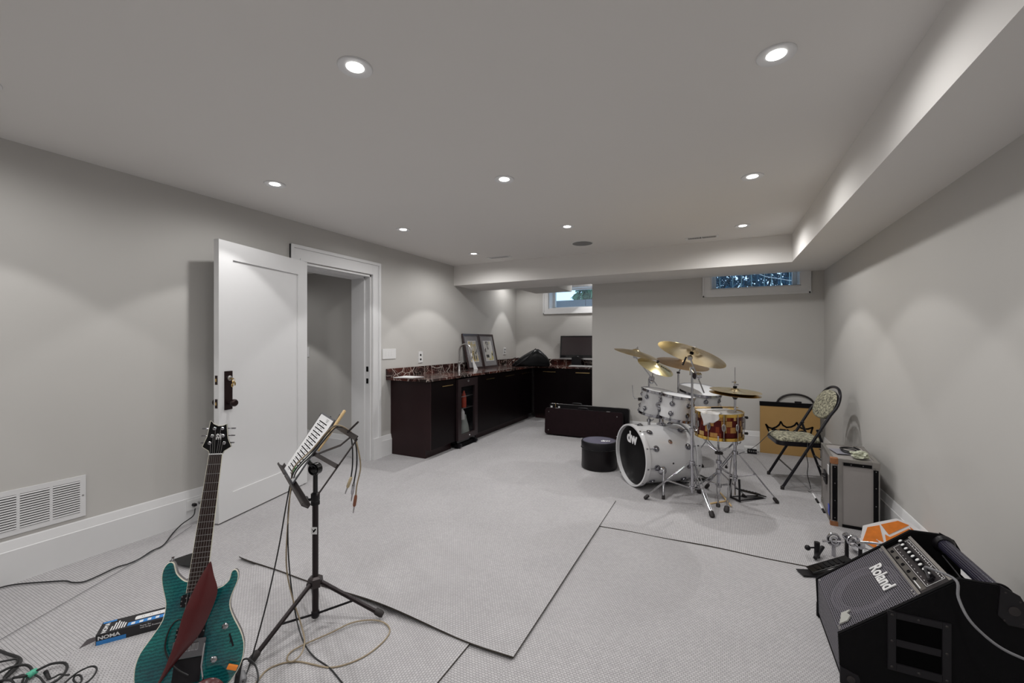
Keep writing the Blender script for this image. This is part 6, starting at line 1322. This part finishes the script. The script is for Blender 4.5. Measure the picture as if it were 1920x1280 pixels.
heap = [('thick_cable', .0062, [(-200, 170), (0, 240), (100, 280), (220, 318), (290, 350), (310, 390), (280, 450), (200, 540), (90, 640), (20, 700), (-100, 780)], 'thick black cable bending at the bottom left corner of the photo'),
        ('coiled_cable', .0052, [(-200, 650), (0, 560), (120, 500), (260, 460), (380, 450), (450, 480), (478, 540), (430, 620), (380, 720), (330, 800)], 'black cable bound with green tape in the bottom left corner'),
        ('coiled_cable', .0052, [(200, 640), (400, 610), (560, 530), (750, 440), (900, 415), (980, 430), (1008, 490), (960, 585), (880, 660), (780, 720), (650, 800)], 'black cable making the large loop right of the green tape'),
        ('coiled_cable', .0036, [(900, 790), (970, 720), (1060, 640), (1200, 540), (1350, 475), (1430, 480), (1450, 530), (1400, 620), (1300, 710), (1200, 745), (1110, 690), (1115, 630), (1170, 600), (1215, 620), (1225, 680), (1180, 740), (1120, 790)], 'thin black cable in small round loops, farthest right of the cable heap'),
        ('coiled_cable', .0042, [(-100, 430), (20, 400), (130, 380), (240, 360), (270, 390), (220, 460), (120, 560), (60, 640), (100, 680), (230, 640), (330, 600), (365, 620), (340, 690), (300, 780)], 'black cable tangled inside the thick bend at the bottom left'),
        ('coiled_cable', .0040, [(-60, 700), (60, 675), (150, 680), (205, 720), (190, 800)], 'black cable curling at the very bottom left edge'),
        ('coiled_cable', .0036, [(530, 600), (600, 640), (640, 690), (700, 760)], 'short black cable running down below the green tape'),
        ('coiled_cable', .0036, [(700, 590), (735, 655), (800, 640), (900, 590), (980, 600), (1040, 600)], 'short black cable with a plug between the two cable loops')]
for i, (nm, r, pts, lab) in enumerate(heap):
    cable(nm, [zp(x, y, 8, 0, 1190, .012+.009*(i % 4)+.004*math.sin(j)) for j, (x, y) in enumerate(pts)], r, 'cable_black', lab, group='black cables heaped at the lower left')
b = MB(); q0, q1 = zp(400, 625, 8, 0, 1190, .030), zp(545, 535, 8, 0, 1190, .030); b.lathe([(.010, 0), (.013, .004), (.012, .014), (.0135, .02), (.011, (q1-q0).length)], 14, AX(q0, q1-q0)); tag(b.build('green_tape', mat('green_tape', (.08, .42, .28), .5, noise=.2, nscale=60), smooth=True), 'band of mint green tape around the cables at the lower left', 'tape')
b = MB(); q0, q1 = zp(685, 555, 8, 0, 1190, .02), zp(735, 650, 8, 0, 1190, .02); b.cyl(q0, q1, .008, .006, 12); tag(b.build('cable_plug', M['black_plastic'], smooth=True), 'small black plug lying inside the cable loops', 'plug')
b = MB(); q0, q1 = onz(452, 1262, .02), onz(462, 1300, .02)
rb = [(.012, 0)]
for i in range(8): rb += [(.016, .004+i*.006), (.0145, .007+i*.006)]
b.lathe(rb+[(.010, .055)], 16, AX(q0, q1-q0)); tag(b.build('ribbed_connector', mat('grey_ribbed_plastic', (.20, .20, .21), .4, noise=.1), smooth=True), 'grey ribbed cable connector on the floor at the foot of the music stand', 'connector')
cable('looped_lead', [onz(440, 1292, .02), onz(449, 1262, .03), onz(455, 1238, .06), onz(468, 1236, .07), onz(480, 1250, .05), onz(484, 1272, .03), onz(478, 1290, .012)], .0036, 'cable_black', 'black lead arching behind the music stand foot beside the guitar')

# ================================================================== power bar package
A_ = Vector((-2.556, .883, .007)); dx = Vector((.549, .836, 0)).normalized(); dy = Vector((-dx.y, dx.x, 0))
PM = Matrix(((dx.x, dy.x, 0, A_.x), (dx.y, dy.y, 0, A_.y), (0, 0, 1, A_.z), (0, 0, 0, 1))); bl_, bw_, bh_ = .42, .105, .05
t = thing('power_bar_package', A_, 'black and blue retail package of a power bar lying on the carpet behind the guitar', 'package')
M['pk'] = mat('black_card_print', (.012, .011, .013), .35, noise=.1); M['pkb'] = mat('blue_card_print', (.03, .21, .55), .4, noise=.06)
bd_ = MB(PM).bx((0, 0, 0), (bl_, bw_, bh_)).build('carton', M['pk'], t)
b = MB(PM); b.prism([(0, .005), (-.055, .0), (-.06, .02), (-.05, .078), (-.04, .085), (0, .085)], 0, .0015); b.build('hang_tab', mat('dark_card_tab', (.06, .05, .055), .5, noise=.1), t)
for i, (a0, a1, c0, c1) in enumerate(((.004, .052, .090, .102), (.105, .30, .014, .042))): MB(PM).bx((a0, c0, bh_), (a1, c1, bh_+.0008)).build('blue_panel', M['pkb'], bd_)
MB(PM).bx((.002, -.0008, .002), (.105, 0, .022)).build('blue_panel', M['pkb'], bd_)
MB(PM).prism(rrect(.125, .052, .40, .084, .008), bh_, bh_+.0012).build('power_bar_picture', M['plastic_white'], bd_)
b = MB(PM)
for i in range(8): b.bx((.15+i*.03, .066, bh_+.0012), (.153+i*.03, .070, bh_+.0016)); b.bx((.157+i*.03, .066, bh_+.0012), (.160+i*.03, .070, bh_+.0016))
b.build('socket_marks', M['dark_slot'], bd_)
fm = PM @ Euler((math.pi/2, 0, 0)).to_matrix().to_4x4()
text('NOMA', .022, fm @ Matrix.Translation((.045, .0335, .0006)), M['plastic_white'], 'brand_print', bd_, ext=.0004, sx=1.15, off=.0006, label='white NOMA lettering')
text('Power Bar\nwith Surge Protection', .0095, fm @ Matrix.Translation((.155, .038, .0006)), M['plastic_white'], 'product_print', bd_, ext=.0003, align='LEFT')
text('NOMA', .024, PM @ Matrix.Translation((.025, .045, bh_+.0006)) @ Matrix.Rotation(math.pi/2, 4, 'Z'), M['plastic_white'], 'brand_print', bd_, ext=.0004, sx=1.1, off=.0006, label='white NOMA lettering')
b = MB(PM)
for i, L_ in enumerate((.035, .06, .07, .055, .05, .04)): b.bx((.045+i*.0095, .012, bh_), (.050+i*.0095, .012+L_, bh_+.0006))
for i in range(6): b.bx((.118+i*.03, .018, bh_+.0008), (.132+i*.03, .036, bh_+.0012))
b.build('small_print', M['plastic_white'], bd_)
